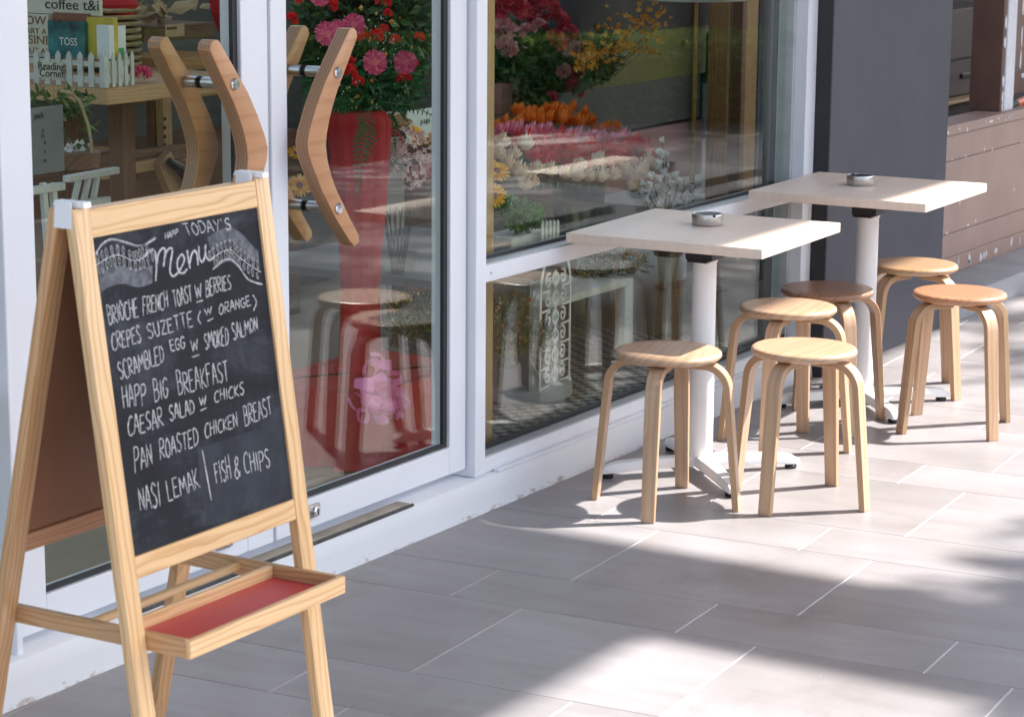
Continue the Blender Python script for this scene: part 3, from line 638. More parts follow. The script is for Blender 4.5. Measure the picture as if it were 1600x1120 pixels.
T1 = make_table((6.300, 3.128, 0), math.radians(2.8), 'pale square cafe table nearer the camera, between the two light stools and the window')
T2 = copy_tree(T1); T2.location = (7.458, 3.098, 0); T2.rotation_euler = (0, 0, math.radians(2.0)); T2['label'] = 'pale square cafe table farther away, in front of the slate grey column'
def ashtray(loc, label, rz):
    t = thing('ashtray', label, 'ashtray', (0, 0, 0), 'round steel ashtrays')
    b = MB(); b.lathe([(.038, 0), (.0455, .0008), (.0465, .004), (.0465, .030), (.0455, .0335), (.0425, .0335), (.041, .030)], seg=48); b.build('steel_rim', 'steel', t)
    b = MB(); b.lathe([(.0424, .0322), (.0405, .0305), (.030, .0285), (0, .028)], seg=48); b.build('black_bowl', 'black_plastic', t)
    b = MB(); b.box((-.004, -.0478, .0275), (.004, -.0400, .0342)); b.build('cigarette_notch', 'black_plastic', t, smooth=False)
    t.location = loc; t.rotation_euler = (0, 0, rz); return t
pa = atz(1105, 351, .7405); A1 = ashtray((pa.x, pa.y, .7402), 'round steel ashtray on the nearer cafe table', math.radians(-38))
pb = atz(1344, 289, .7405); A2 = copy_tree(A1); A2.location = (pb.x, pb.y, .7402); A2.rotation_euler = (0, 0, 2.6); A2['label'] = 'round steel ashtray on the farther cafe table'

# ================================================================== STOOLS
def make_stool():
    t = thing('stool', '', 'stool', (0, 0, 0), 'round bentwood stools around the cafe tables')
    m = MB(); seg = 64; prof = [(0, .4235), (.100, .4235), (.136, .4245), (.1445, .4275), (.150, .434), (.1505, .4385), (.149, .4440), (.144, .4480), (.136, .4497), (.10, .45), (0, .45)]
    m.v.append(Vector((0, 0, .4235))); rings = prof[1:-1]
    for r, z in rings:
        for i in range(seg): a = 2*PI*i/seg; m.v.append(Vector((r*math.cos(a), r*math.sin(a), z)))
    m.v.append(Vector((0, 0, .45))); top = len(m.v)-1
    U = lambda i: (m.v[i].x, m.v[i].y+m.v[i].z)
    for i in range(seg):
        j = (i+1) % seg; q = [0, 1+j, 1+i]; m.face(q, [U(k) for k in q])
        for k in range(len(rings)-1):
            q = [1+k*seg+i, 1+k*seg+j, 1+(k+1)*seg+j, 1+(k+1)*seg+i]; m.face(q, [U(x) for x in q])
        o = 1+(len(rings)-1)*seg; q = [o+i, o+j, top]; m.face(q, [U(x) for x in q])
    seat = m.build('seat', 'birch', t, sharp=60)
    # bent plywood leg in the radial plane; flat at the top, round bend, splayed down
    ctr = []
    zt = .4110
    for r in (.035, .080, .105): ctr.append((r, zt))
    R0 = .068; n = 10; end = math.radians(84.5)
    for i in range(1, n+1):
        a = end*i/n; ctr.append((.105+R0*math.sin(a), zt-R0+R0*math.cos(a)))
    rr, zz = ctr[-1]; dx, dz = math.cos(end), -math.sin(end)
    L = (zz-.0)/(-dz)
    for k in (.25, .5, .75, 1): ctr.append((rr+dx*L*k, zz+dz*L*k))
    th = .020
    for k in range(4):
        a = math.radians(90*k); d = Vector((math.cos(a), math.sin(a), 0)); w = Vector((-d.y, d.x, 0)); m = MB(); acc = 0
        W_ = []
        for i, (r, z) in enumerate(ctr):
            p0 = ctr[max(i-1, 0)]; p1 = ctr[min(i+1, len(ctr)-1)]; tx, tz = p1[0]-p0[0], p1[1]-p0[1]; l = math.hypot(tx, tz); nx, nz = -tz/l, tx/l
            if i == len(ctr)-1: nx, nz = 1, 0
            hw = .0218 if z > .3 else .0218-.0028*(1-z/.3)
            tt = th if z > .3 else th-.002*(1-z/.3)
            for (sx, sn) in ((-1, -1), (1, -1), (1, 1), (-1, 1)):
                m.v.append(d*(r+nx*sn*tt/2)+w*(hw*sx)+Vector((0, 0, max(0, z+nz*sn*tt/2))))
            if i: acc += math.hypot(r-ctr[i-1][0], z-ctr[i-1][1])
            W_.append(acc)
        for i in range(len(ctr)-1):
            for q in range(4):
                side = q in (1, 3); hh = th if side else .052
                m.face([i*4+q, i*4+(q+1) % 4, (i+1)*4+(q+1) % 4, (i+1)*4+q], [(W_[i], 0), (W_[i], hh), (W_[i+1], hh), (W_[i+1], 0)], 1 if side else 0)
        m.face([0, 3, 2, 1]); e = (len(ctr)-1)*4; m.face([e, e+1, e+2, e+3])
        m.build('leg', ['birch', 'birch_edge'], t, bevel=.0018, seg=1, sharp=40)
    b = MB(); b.lathe([(.055, .4222), (.055, .4233)], seg=24); b.build('seat_plate', 'birch', t)
    return t, seat
st0, seat0 = make_stool()
STOOLS = [((5.912, 3.042), 14, None, 'pale stool with streaked seat nearest the shop window, left of the first table pole'),
          ((6.164, 2.741), -3, None, 'pale stool in front of the near table, second from the left, seat fully sunlit'),
          ((6.752, 3.060), 8, None, 'pale cream stool behind the front pair, between the two tables'),
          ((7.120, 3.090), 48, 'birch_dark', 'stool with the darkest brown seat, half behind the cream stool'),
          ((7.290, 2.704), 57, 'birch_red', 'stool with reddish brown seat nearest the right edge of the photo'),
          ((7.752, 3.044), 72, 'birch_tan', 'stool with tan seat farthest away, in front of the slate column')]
for i, ((x, y), a, mt, lab) in enumerate(STOOLS):
    s = st0 if i == 0 else copy_tree(st0)
    s.location = (x, y, 0); s.rotation_euler = (0, 0, math.radians(a)); s['label'] = lab
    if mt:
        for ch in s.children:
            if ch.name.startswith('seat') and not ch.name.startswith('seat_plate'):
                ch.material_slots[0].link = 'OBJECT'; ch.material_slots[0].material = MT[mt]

# ================================================================== CHALKBOARD EASEL
EW, EH, EA, EB, EG = .546, 1.2, math.radians(7.74), math.radians(12.26), .053
EO = Vector((3.038, 2.684, 0)); ER = math.radians(.24)
ez = thing('menu_easel', 'wooden A-frame easel with chalked menu board and red tray in front of the doors', 'menu board', (0, 0, 0))
tdn = Vector((0, -math.sin(EA), -math.cos(EA))); onm = Vector((0, -math.cos(EA), math.sin(EA)))
tdb = Vector((0, math.sin(EB), -math.cos(EB))); bnm = Vector((0, math.cos(EB), math.sin(EB)))
def fr(s, t, o=0): return Vector((s, 0, EH))+tdn*t+onm*o
def bk(s, t, o=0): return Vector((s, EG, EH))+tdb*t+bnm*o
X_ = Vector((1, 0, 0))
def slab(F, s0, s1, t0, t1, o0, o1, along='t'):
    m = MB()
    if along == 't': P = [F(s0, t0, o0), F(s0, t1, o0), F(s1, t1, o0), F(s1, t0, o0), F(s0, t0, o1), F(s0, t1, o1), F(s1, t1, o1), F(s1, t0, o1)]
    else: P = [F(s0, t0, o0), F(s1, t0, o0), F(s1, t1, o0), F(s0, t1, o0), F(s0, t0, o1), F(s1, t0, o1), F(s1, t1, o1), F(s0, t1, o1)]
    return m.hexa(P)
SW = .041; LF = EH/math.cos(EA); LB = EH/math.cos(EB)
for s0 in (0, EW-SW):
    slab(fr, s0, s0+SW, 0, LF-.001, -.021, 0).build('front_leg', 'pine', ez, bevel=.003, seg=2)
    slab(bk, s0, s0+SW, 0, LB-.001, -.021, 0).build('rear_leg', 'pine_shaded', ez, bevel=.003, seg=2)
slab(fr, SW, EW-SW, .004, .053, -.019, -.001, 's').build('front_rail', 'pine', ez, bevel=.0015)
slab(fr, SW, EW-SW, .604, .643, -.019, -.001, 's').build('front_rail', 'pine', ez, bevel=.0015)
slab(bk, SW, EW-SW, .010, .050, -.019, -.001, 's').build('rear_rail', 'pine', ez, bevel=.0015)
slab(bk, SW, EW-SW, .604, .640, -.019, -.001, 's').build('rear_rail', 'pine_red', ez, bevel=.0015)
bd = slab(fr, SW, EW-SW, .053, .604, -.013, -.005, 's').build('chalkboard_panel', 'board', ez, smooth=False)
slab(bk, SW, EW-SW, .050, .604, -.014, -.006, 's').build('rear_panel', 'masonite', ez, smooth=False)
# tray, side arms and the dowel
zt, zb_ = .470, .437; yf, yb2 = -.197, -.034
for s0 in (SW+.001, EW-SW-.014):
    m = MB(); m.beam((s0+.0065, EG+.185, (zt+zb_)/2), (s0+.0065, yf+.0125, (zt+zb_)/2), .013, zt-zb_, (1, 0, 0)); m.build('side_arm', 'pine_shaded', ez, bevel=.0015)
m = MB(); m.beam((SW+.0005, yf+.006, (zt+zb_)/2), (EW-SW-.0005, yf+.006, (zt+zb_)/2), .012, zt-zb_, (0, 1, 0)); m.build('tray_front', 'pine', ez, bevel=.0015)
m = MB(); m.beam((SW+.0145, yb2, (zt+zb_)/2), (EW-SW-.0145, yb2, (zt+zb_)/2), .012, zt-zb_-.001, (0, 1, 0)); m.build('tray_back', 'pine', ez, bevel=.0015)
m = MB(); m.box((SW+.0145, yf+.0125, zb_+.006), (EW-SW-.0145, yb2-.0065, zb_+.010)); m.build('tray_bottom', 'red_tray', ez, smooth=False)
m = MB(); m.tube([(SW+.014, .045, .455), (EW-SW-.014, .045, .455)], .0085, 12); m.build('dowel', 'pine', ez)
for (s, y, z) in ((SW-.0005, yf+.113, .455), (SW-.0005, EG+.150, .452)):
    m = MB(); m.lathe([(.006, 0), (.006, .003), (.004, .005), (0, .0055)], (s+.0015, y, z), 14, axis=(-1, 0, 0)); m.build('screw_cap', 'white_plastic', ez)
for s0 in (.014, EW-.034):
    m = MB(); w = .019
    m.hexa([Vector((s0, -.012, EH+.001)), Vector((s0+w, -.012, EH+.001)), Vector((s0+w, EG+.004, EH+.001)), Vector((s0, EG+.004, EH+.001)), Vector((s0, -.010, EH+.010)), Vector((s0+w, -.010, EH+.010)), Vector((s0+w, EG, EH+.010)), Vector((s0, EG, EH+.010))])
    m.tube([(s0-.001, .004, EH+.005), (s0+w+.001, .004, EH+.005)], .0055, 14); m.tube([(s0-.001, .034, EH+.005), (s0+w+.001, .034, EH+.005)], .0055, 14)
    h = m.build('hinge', 'white_plastic', ez)
    k = MB(); k.hexa([bk(s0, .002, -.024), bk(s0+w, .002, -.024), bk(s0+w, .034, -.024), bk(s0, .034, -.024), bk(s0, .002, -.0212), bk(s0+w, .002, -.0212), bk(s0+w, .034, -.0212), bk(s0, .034, -.0212)])
    k.build('hinge_plate', 'white_plastic', h, bevel=.001)
    k = MB(); k.hexa([Vector((s0-.0145, .004, EH-.034)), Vector((s0-.0125, .004, EH-.034)), Vector((s0-.0125, .044, EH-.034)), Vector((s0-.0145, .044, EH-.034)), Vector((s0-.0145, .004, EH+.012)), Vector((s0-.0125, .004, EH+.012)), Vector((s0-.0125, .040, EH+.012)), Vector((s0-.0145, .040, EH+.012))])
    k.build('hinge_plate', 'white_plastic', h, bevel=.0008)

# ---- chalk writing: every stroke is a thin ribbon lying on the board
GLY = {
 'A': [[(0, 0), (.42, 1), (.55, 1), (1, 0)], [(.15, .38), (.85, .38)]], 'B': [[(.05, 0), (.08, 1)], [(.05, 1), (.6, .98), (.8, .78), (.6, .56), (.1, .52)], [(.1, .52), (.75, .5), (.95, .25), (.7, .03), (.03, 0)]],
 'C': [[(.95, .88), (.6, 1), (.2, .8), (.02, .42), (.2, .08), (.6, 0), (.95, .1)]], 'D': [[(.08, 0), (.1, 1)], [(.05, 1), (.6, .92), (.95, .55), (.75, .15), (.03, 0)]],
 'E': [[(.95, 1), (.1, .98), (.05, 0), (.95, .02)], [(.08, .52), (.75, .53)]], 'F': [[(.1, 0), (.12, 1), (.95, 1)], [(.1, .55), (.75, .56)]],
 'G': [[(.95, .85), (.55, 1), (.12, .75), (.05, .3), (.35, 0), (.8, .08), (.92, .42), (.5, .42)]], 'H': [[(.08, 0), (.1, 1)], [(.9, 0), (.92, 1)], [(.1, .5), (.9, .52)]],
 'I': [[(.5, 0), (.52, 1)]], 'K': [[(.1, 0), (.12, 1)], [(.95, 1), (.14, .45), (.98, 0)]], 'L': [[(.1, 1), (.08, .02), (.95, 0)]],
 'M': [[(.02, 0), (.16, 1), (.5, .35), (.82, 1), (.98, 0)]], 'N': [[(.06, 0), (.1, 1), (.88, .02), (.92, 1)]], 'O': [[(.5, 1), (.12, .75), (.06, .3), (.42, 0), (.85, .2), (.92, .65), (.5, 1), (.35, .98)]],
 'P': [[(.08, -.04), (.12, 1)], [(.08, .98), (.7, 1), (.95, .76), (.65, .52), (.1, .48)]], 'R': [[(.06, 0), (.1, 1)], [(.06, 1), (.7, .98), (.9, .75), (.6, .52), (.1, .5), (.98, 0)]],
 'S': [[(.9, .88), (.5, 1), (.14, .8), (.3, .58), (.75, .42), (.85, .18), (.5, 0), (.06, .12)]], 'T': [[(.02, 1), (.98, 1)], [(.5, 1), (.46, 0)]], 'U': [[(.06, 1), (.1, .3), (.4, 0), (.8, .2), (.92, 1)]],
 'W': [[(.02, 1), (.2, 0), (.5, .8), (.72, 0), (.98, 1)]], 'Y': [[(.04, 1), (.46, .5)], [(.95, 1), (.35, 0)]], 'Z': [[(.05, .98), (.95, 1), (.05, 0), (.96, .03)]],
 "'": [[(.4, 1), (.25, .72)]], '&': [[(.98, .3), (.55, 0), (.12, .12), (.15, .4), (.7, .75), (.55, 1), (.25, .85), (.35, .55), (.95, .02)]], '(': [[(.9, 1), (.2, .65), (.2, .35), (.85, 0)]],
 ')': [[(.1, 1), (.8, .65), (.8, .35), (.15, 0)]], '|': [[(0, 1), (.5, .5), (1, 0)]]}
ADV = {'I': .38, "'": .35, 'M': 1.2, 'W': 1.2}
def spline(pts, n=5):
    if len(pts) < 3: return [Vector(p) for p in pts]
    P = [Vector(p) for p in pts]; out = []
    for i in range(len(P)-1):
        p0, p1, p2, p3 = P[max(i-1, 0)], P[i], P[i+1], P[min(i+2, len(P)-1)]
        for k in range(n):
            t = k/n; out.append(.5*((2*p1)+(p2-p0)*t+(2*p0-5*p1+4*p2-p3)*t*t+(3*p1-p0-3*p2+p3)*t**3))
    out.append(P[-1]); return out
BOFF = -.0044
def stroke(m, pts, w, lift=0):
    "pts in board (s, t)"
    n = len(pts); b0 = len(m.v)
    for i, p in enumerate(pts):
        a = pts[max(i-1, 0)]; c = pts[min(i+1, n-1)]; d = c-a
        d = d.normalized() if d.length > 1e-9 else Vector((1, 0)); q = Vector((-d.y, d.x)); ww = w*(.75+.5*rnd.random())/2*(.7 if i in (0, n-1) else 1)
        j = Vector((rnd.gauss(0, 1), rnd.gauss(0, 1)))*.00010
        for sgn in (-1, 1): e = p+j+q*ww*sgn; m.v.append(fr(e.x, e.y, BOFF+lift))
    for i in range(n-1): m.face([b0+2*i, b0+2*i+1, b0+2*i+3, b0+2*i+2])
CHALK_WORDS = [
    ('HAPP', (0.2322, 0.0786), (0.2682, 0.0763), (0.2331, 0.0666), (0.2702, 0.0662)),
    ("TODAY'S", (0.2926, 0.08), (0.4216, 0.0833), (0.2832, 0.0592), (0.4201, 0.0605)),
    ('BRIOCHE', (0.0577, 0.2025), (0.1361, 0.2003), (0.0551, 0.1703), (0.137, 0.1681)),
    ('FRENCH', (0.1471, 0.2008), (0.2171, 0.1981), (0.1518, 0.1679), (0.2188, 0.1703)),
    ('TOAST', (0.234, 0.1994), (0.285, 0.1959), (0.2322, 0.1698), (0.287, 0.1666)),
    ('W', (0.2969, 0.1951), (0.3127, 0.195), (0.2965, 0.1679), (0.3144, 0.1667)),
    ('BERRIES', (0.3247, 0.1942), (0.4001, 0.1901), (0.3286, 0.165), (0.4013, 0.1638)),
    ('CREPES', (0.0577, 0.2475), (0.1344, 0.2457), (0.0582, 0.218), (0.1346, 0.2169)),
    ('SUZETTE', (0.1536, 0.2427), (0.2799, 0.2408), (0.1512, 0.2171), (0.2793, 0.2147)),
    ('(', (0.2921, 0.2385), (0.3029, 0.2397), (0.296, 0.2153), (0.3053, 0.2162)),
    ('W', (0.3163, 0.2265), (0.3344, 0.2256), (0.3148, 0.2139), (0.3368, 0.2134)),
    ('ORANGE', (0.3553, 0.2312), (0.4524, 0.2281), (0.3592, 0.2118), (0.4495, 0.2111)),
    (')', (0.4543, 0.2391), (0.4667, 0.24), (0.4594, 0.21), (0.4727, 0.2106)),
    ('EGG', (0.2096, 0.2737), (0.2496, 0.2754), (0.2078, 0.2539), (0.2499, 0.2545)),
    ('W', (0.267, 0.2857), (0.285, 0.2837), (0.2657, 0.2632), (0.2853, 0.2627)),
    ('SMOKED', (0.3044, 0.2856), (0.3722, 0.288), (0.3042, 0.257), (0.3769, 0.2547)),
    ('SALMON', (0.3875, 0.2829), (0.4637, 0.2759), (0.3858, 0.251), (0.4641, 0.2529)),
    ('SCRAMBLED', (0.0672, 0.3007), (0.1878, 0.2906), (0.0629, 0.2694), (0.1893, 0.261)),
    ('HAPP', (0.0658, 0.3505), (0.1274, 0.3521), (0.0666, 0.3145), (0.1303, 0.316)),
    ('BIG', (0.1492, 0.3518), (0.1872, 0.3488), (0.1503, 0.3139), (0.1893, 0.3164)),
    ('BREAKFAST', (0.2152, 0.3539), (0.3609, 0.3523), (0.2143, 0.3137), (0.3612, 0.3155)),
    ('CAESAR', (0.0689, 0.3985), (0.164, 0.3986), (0.0733, 0.3658), (0.164, 0.3659)),
    ('SALAD', (0.1825, 0.395), (0.2527, 0.3925), (0.1839, 0.3653), (0.2534, 0.3666)),
    ('W', (0.2707, 0.3828), (0.2868, 0.3829), (0.2691, 0.368), (0.2899, 0.3674)),
    ('CHICKS', (0.312, 0.3846), (0.3997, 0.3858), (0.3135, 0.3659), (0.402, 0.3625)),
    ('PAN', (0.0732, 0.4624), (0.1233, 0.4601), (0.0772, 0.4211), (0.1238, 0.4248)),
    ('ROASTED', (0.1441, 0.4544), (0.2526, 0.4505), (0.1464, 0.4208), (0.254, 0.4203)),
    ('CHICKEN', (0.2728, 0.4414), (0.3698, 0.4382), (0.2753, 0.4171), (0.3701, 0.4131)),
    ('BREAST', (0.3904, 0.4437), (0.4755, 0.4358), (0.3904, 0.4079), (0.4745, 0.4039)),
    ('NASI', (0.0747, 0.5302), (0.1304, 0.5341), (0.0746, 0.4879), (0.1323, 0.4918)),
    ('LEMAK', (0.151, 0.5301), (0.2421, 0.5254), (0.1497, 0.4926), (0.2373, 0.4924)),
    ('|', (0.2633, 0.5577), (0.2679, 0.5582), (0.2605, 0.4681), (0.2651, 0.4684)),
    ('FISH', (0.2876, 0.5293), (0.3326, 0.5285), (0.286, 0.4908), (0.3315, 0.4869)),
    ('&', (0.3411, 0.5333), (0.3597, 0.5313), (0.3455, 0.4927), (0.3612, 0.4929)),
    ('CHIPS', (0.3733, 0.5282), (0.4509, 0.5324), (0.3733, 0.4924), (0.4502, 0.499)),
]
CHALK_MENU = [[(0.1727, 0.1), (0.1834, 0.0929), (0.1948, 0.092), (0.2009, 0.0988), (0.1992, 0.1227), (0.1924, 0.1472)], [(0.2016, 0.1182), (0.2085, 0.1022), (0.2208, 0.0936), (0.2284, 0.0975), (0.2229, 0.1138), (0.2183, 0.1253)], [(0.2221, 0.1137), (0.233, 0.0993), (0.2432, 0.0958), (0.2475, 0.1012), (0.239, 0.1208), (0.2344, 0.136), (0.2402, 0.1453), (0.2552, 0.1413), (0.2702, 0.1298), (0.2777, 0.1198), (0.2728, 0.1111), (0.2612, 0.1169), (0.2557, 0.1291), (0.2616, 0.1421), (0.273, 0.143), (0.2819, 0.1375)], [(0.2883, 0.1052), (0.2888, 0.1225), (0.2898, 0.1386)], [(0.291, 0.1289), (0.3008, 0.113), (0.311, 0.1094), (0.3142, 0.1209), (0.3136, 0.1357)], [(0.3226, 0.1022), (0.3195, 0.1216), (0.3255, 0.1311), (0.3349, 0.1236), (0.342, 0.1022)], [(0.34, 0.1044), (0.3398, 0.123), (0.3486, 0.1309), (0.3645, 0.1255)]]
CHALK_UNDER = [[(0.2959, 0.1999), (0.315, 0.199)], [(0.32, 0.2378), (0.3385, 0.2349)], [(0.2653, 0.294), (0.2852, 0.2929)]]
CHALK_THIN = [[(0.0463, 0.0811), (0.0649, 0.0671), (0.0911, 0.061), (0.1287, 0.0716), (0.1597, 0.0815), (0.1901, 0.0782), (0.2079, 0.0732)], [(0.0684, 0.0676), (0.0926, 0.0626), (0.1284, 0.0733), (0.1613, 0.0827), (0.1886, 0.0761), (0.2045, 0.0715)], [(0.3538, 0.1485), (0.3842, 0.1376), (0.4085, 0.1383), (0.43, 0.1538), (0.4535, 0.1811), (0.4926, 0.1955)], [(0.3643, 0.1462), (0.3858, 0.1398), (0.4081, 0.14), (0.4261, 0.1528)]]
CHALK_VINE = [[(0.0444, 0.0996), (0.0706, 0.0925), (0.1034, 0.0897), (0.1405, 0.1041), (0.1666, 0.1028), (0.1946, 0.0932)], [(0.3536, 0.1298), (0.3835, 0.1212), (0.4119, 0.1211), (0.4335, 0.1365), (0.4628, 0.1557), (0.493, 0.1725)]]
CHALK_RIBA = [[(0.0481, 0.1165), (0.0706, 0.1101), (0.1032, 0.1086), (0.1449, 0.119), (0.1894, 0.119)], [(0.0474, 0.1468), (0.0682, 0.1404), (0.1043, 0.1396), (0.1458, 0.1514), (0.1833, 0.1495)]]
CHALK_RIBB = [[(0.3495, 0.0907), (0.3832, 0.0824), (0.4201, 0.0806), (0.4535, 0.0986), (0.4816, 0.125), (0.4926, 0.1328)], [(0.3563, 0.1165), (0.3904, 0.1071), (0.4113, 0.104), (0.4369, 0.1193), (0.4653, 0.1433), (0.491, 0.1556)]]
CHALK_UNDER2 = [[(0.2644, 0.2935), (0.2855, 0.2929)], [(0.269, 0.3912), (0.2869, 0.3896)]]
CHALK_SMUDGE = [(0.2492, 0.4556), (0.3664, 0.4554), (0.4993, 0.454), (0.503, 0.5983), (0.3867, 0.594), (0.3234, 0.5977), (0.2449, 0.5917), (0.2447, 0.5012)]

def fin(m, name, mat): m.build(name, mat, bd, smooth=False)
for wi, (txt, bl, br, tl_, tr_) in enumerate(CHALK_WORDS):
    m = MB(); tot = sum(ADV.get(c, .85) for c in txt)+.16*(len(txt)-1); x = 0
    for c in txt:
        aw = ADV.get(c, .85)
        sh = rnd.uniform(-.05, .05); sc_ = rnd.uniform(.92, 1.06)
        for st_ in GLY[c]:
            pts = []
            for (gx, gy) in st_:
                if c in 'BCDGOPRSU&()': pass
                fx = (x+gx*aw)/tot+rnd.gauss(0, .010)*aw/tot; fy = gy*sc_+sh+rnd.gauss(0, .012)
                A_ = Vector(bl).lerp(Vector(br), fx); B_ = Vector(tl_).lerp(Vector(tr_), fx); pts.append(A_.lerp(B_, fy))
            curved = c in "BCDGOPRSU&()"
            pts = spline(pts, 5) if curved else [q for i in range(len(pts)-1) for q in (pts[i], pts[i].lerp(pts[i+1], .33), pts[i].lerp(pts[i+1], .66))]+[pts[-1]]
            stroke(m, pts, .003 if txt == '|' else (.0021 if wi == 0 else .0023))
        x += aw+.16
    fin(m, 'chalk_word', 'chalk')
m = MB()
for l in CHALK_MENU: stroke(m, spline(l, 7), .0040)
fin(m, 'chalk_title', 'chalk')
for l in CHALK_UNDER+CHALK_UNDER2:
    m = MB(); stroke(m, [Vector(l[0]), Vector(l[0]).lerp(Vector(l[1]), .5), Vector(l[1])], .0024); fin(m, 'chalk_underline', 'chalk')
for l in CHALK_THIN:
    m = MB(); stroke(m, spline(l, 8), .0030); fin(m, 'chalk_ribbon_line', 'chalk_soft' if l in CHALK_THIN[1::2] else 'chalk')
for l in CHALK_VINE:
    m = MB(); S_ = spline(l, 8); stroke(m, S_, .0020)
    nl = 13
    for k in range(nl):
        i = int(k*(len(S_)-2)/(nl-.3))+1; p = S_[i]; d = (S_[min(i+1, len(S_)-1)]-S_[i-1]).normalized(); q = Vector((-d.y, d.x))
        for sg in (-1, 1):
            zz_ = rnd.uniform(.75, 1.15); c = p+q*sg*.0098+d*(.0022*sg+rnd.gauss(0, .0008)); lp = [c+Vector((.0028*math.cos(a), .0082*math.sin(a)*zz_)) for a in [2*PI*z/10 for z in range(11)]]
            stroke(m, lp, .0012)
    fin(m, 'chalk_vine', 'chalk')
for rb in (CHALK_RIBA, CHALK_RIBB):
    m = MB(); A_ = spline(rb[0], 7); B_ = spline(rb[1], 7); n_ = min(len(A_), len(B_))
    for i in range(n_):
        for p in (A_[i*(len(A_)-1)//(n_-1)], B_[i*(len(B_)-1)//(n_-1)]): m.v.append(fr(p.x, p.y, BOFF-.0003))
    for i in range(n_-1): m.face([2*i, 2*i+1, 2*i+3, 2*i+2])
    fin(m, 'chalk_ribbon', 'chalk_soft')
m = MB(); b0 = 0
for p in CHALK_SMUDGE: m.v.append(fr(p[0], p[1], BOFF-.0004))
m.face(list(range(len(CHALK_SMUDGE)))); fin(m, 'chalk_smudge', 'chalk_smear')
ez.location = EO; ez.rotation_euler = (0, 0, ER)

# ================================================================== BEHIND THE GLASS
def rose_mesh(name, mat, n=(3, 4, 5), open_=1.0, R=.024, H=.044):
    m = MB()
    for li, k in enumerate(n):
        for p in range(k):
            a0 = 2*PI*p/k+li*.7+rnd.uniform(-.15, .15); rad = R*(.35+.33*li)*open_; h = H*(1.0-.13*li)*rnd.uniform(.93, 1.05); b0 = len(m.v); nu, nv = 4, 4
            span = 1.5 if li else 2.0
            for j in range(nv+1):
                v = j/nv; rr = rad*(.42+.72*math.sin(v*PI*.78))*(1+(.12 if v > .9 else 0)*li*.5); zz = h*v-(.004*li if v > .9 else 0)
                for i in range(nu+1):
                    u = i/nu-.5; aa = a0+u*span*(math.sin(PI*(.22+.62*v))); zo = -abs(u)*abs(u)*h*.55*v
                    m.v.append(Vector((rr*math.cos(aa), rr*math.sin(aa), zz+zo)))
            for j in range(nv):
                for i in range(nu): q = b0+j*(nu+1)+i; m.face([q, q+1, q+nu+2, q+nu+1])
    return m
def gerbera(name, mats, R, n=26, parent=None):
    m = MB()
    for ring, (k, rr) in enumerate(((n, R), (n//2, R*.72))):
        for p in range(k):
            a = 2*PI*p/k+rnd.uniform(-.05, .05); d = Vector((math.cos(a), math.sin(a), .10+.16*ring+rnd.uniform(-.06, .06))).normalized(); w = Vector((-math.sin(a), math.cos(a), 0))
            b0 = len(m.v); L = rr*rnd.uniform(.9, 1.04); W_ = R*.105
            m.v += [d*L*.15-w*W_*.4, d*L*.15+w*W_*.4, d*L*.6+w*W_+Vector((0, 0, R*.05)), d*L*.94+w*W_*.7, d*L, d*L*.94-w*W_*.7, d*L*.6-w*W_+Vector((0, 0, R*.05))]
            m.face([b0+i for i in range(7)])
    b0 = len(m.f); m.lathe([(R*.30, 0), (R*.26, R*.10), (R*.12, R*.13), (0, R*.12)], (0, 0, R*.02), 14, mi=1)
    return m.build(name, mats, parent, smooth=False, local=True)
def ruffle(R, n=60):
    m = MB()
    for k in range(n):
        d = rv(); d.z = abs(d.z)*.8+d.z*.2; d.normalize(); w = d.cross(rv()).normalized(); up = d.cross(w); s = R*rnd.uniform(.35, .55); c = d*R*rnd.uniform(.45, .8); b0 = len(m.v)
        for j in range(3):
            for i in range(4):
                u = i/3-.5; v = j/2
                m.v.append(c+w*(u*s*1.6)+d*(v*s*.75)+up*(math.sin(u*9+k)*s*.22*v-u*u*s*.9))
        for j in range(2):
            for i in range(3): q = b0+j*4+i; m.face([q, q+1, q+5, q+4])
    return m
def leafy(name, mat, parent, c, rad, n, L, W, bias=None, kind='stuff', surf=.55):
    m = MB(); c = Vector(c); rad = Vector(rad)
    for _ in range(n):
        d = rv(); k = (surf+(1-surf)*rnd.random())**.7; p = c+Vector((d.x*rad.x, d.y*rad.y, d.z*rad.z))*k
        dd = (d*.7+rv()).normalized(); w = dd.cross(rv()).normalized(); m.card(p, dd, w, L*rnd.uniform(.6, 1.3), W*rnd.uniform(.6, 1.2))
    return m.build(name, mat, parent, smooth=False, kind=kind)
def specks(name, mat, parent, c, rad, n, s):
    m = MB(); c = Vector(c)
    for _ in range(n):
        d = rv(); p = c+Vector((d.x*rad[0], d.y*rad[1], d.z*rad[2]))*rnd.uniform(.6, 1.05); q = s*rnd.uniform(.6, 1.3); b0 = len(m.v)
        m.v += [p+Vector(v)*q for v in ((1,0,0),(-.5,.87,0),(-.5,-.87,0),(0,0,1.2),(0,0,-.9))]
        for f in ((0,1,3),(1,2,3),(2,0,3),(1,0,4),(2,1,4),(0,2,4)): m.face([b0+i for i in f])
    return m.build(name, mat, parent, smooth=False, kind='stuff')
CAMP = Vector((0, 0, CAMH))
def face_rot(p, tilt=0.0, spin=0.0):
    d = (CAMP-Vector(p)).normalized()+rv()*tilt; return d.to_track_quat('Z', 'Y').to_euler()

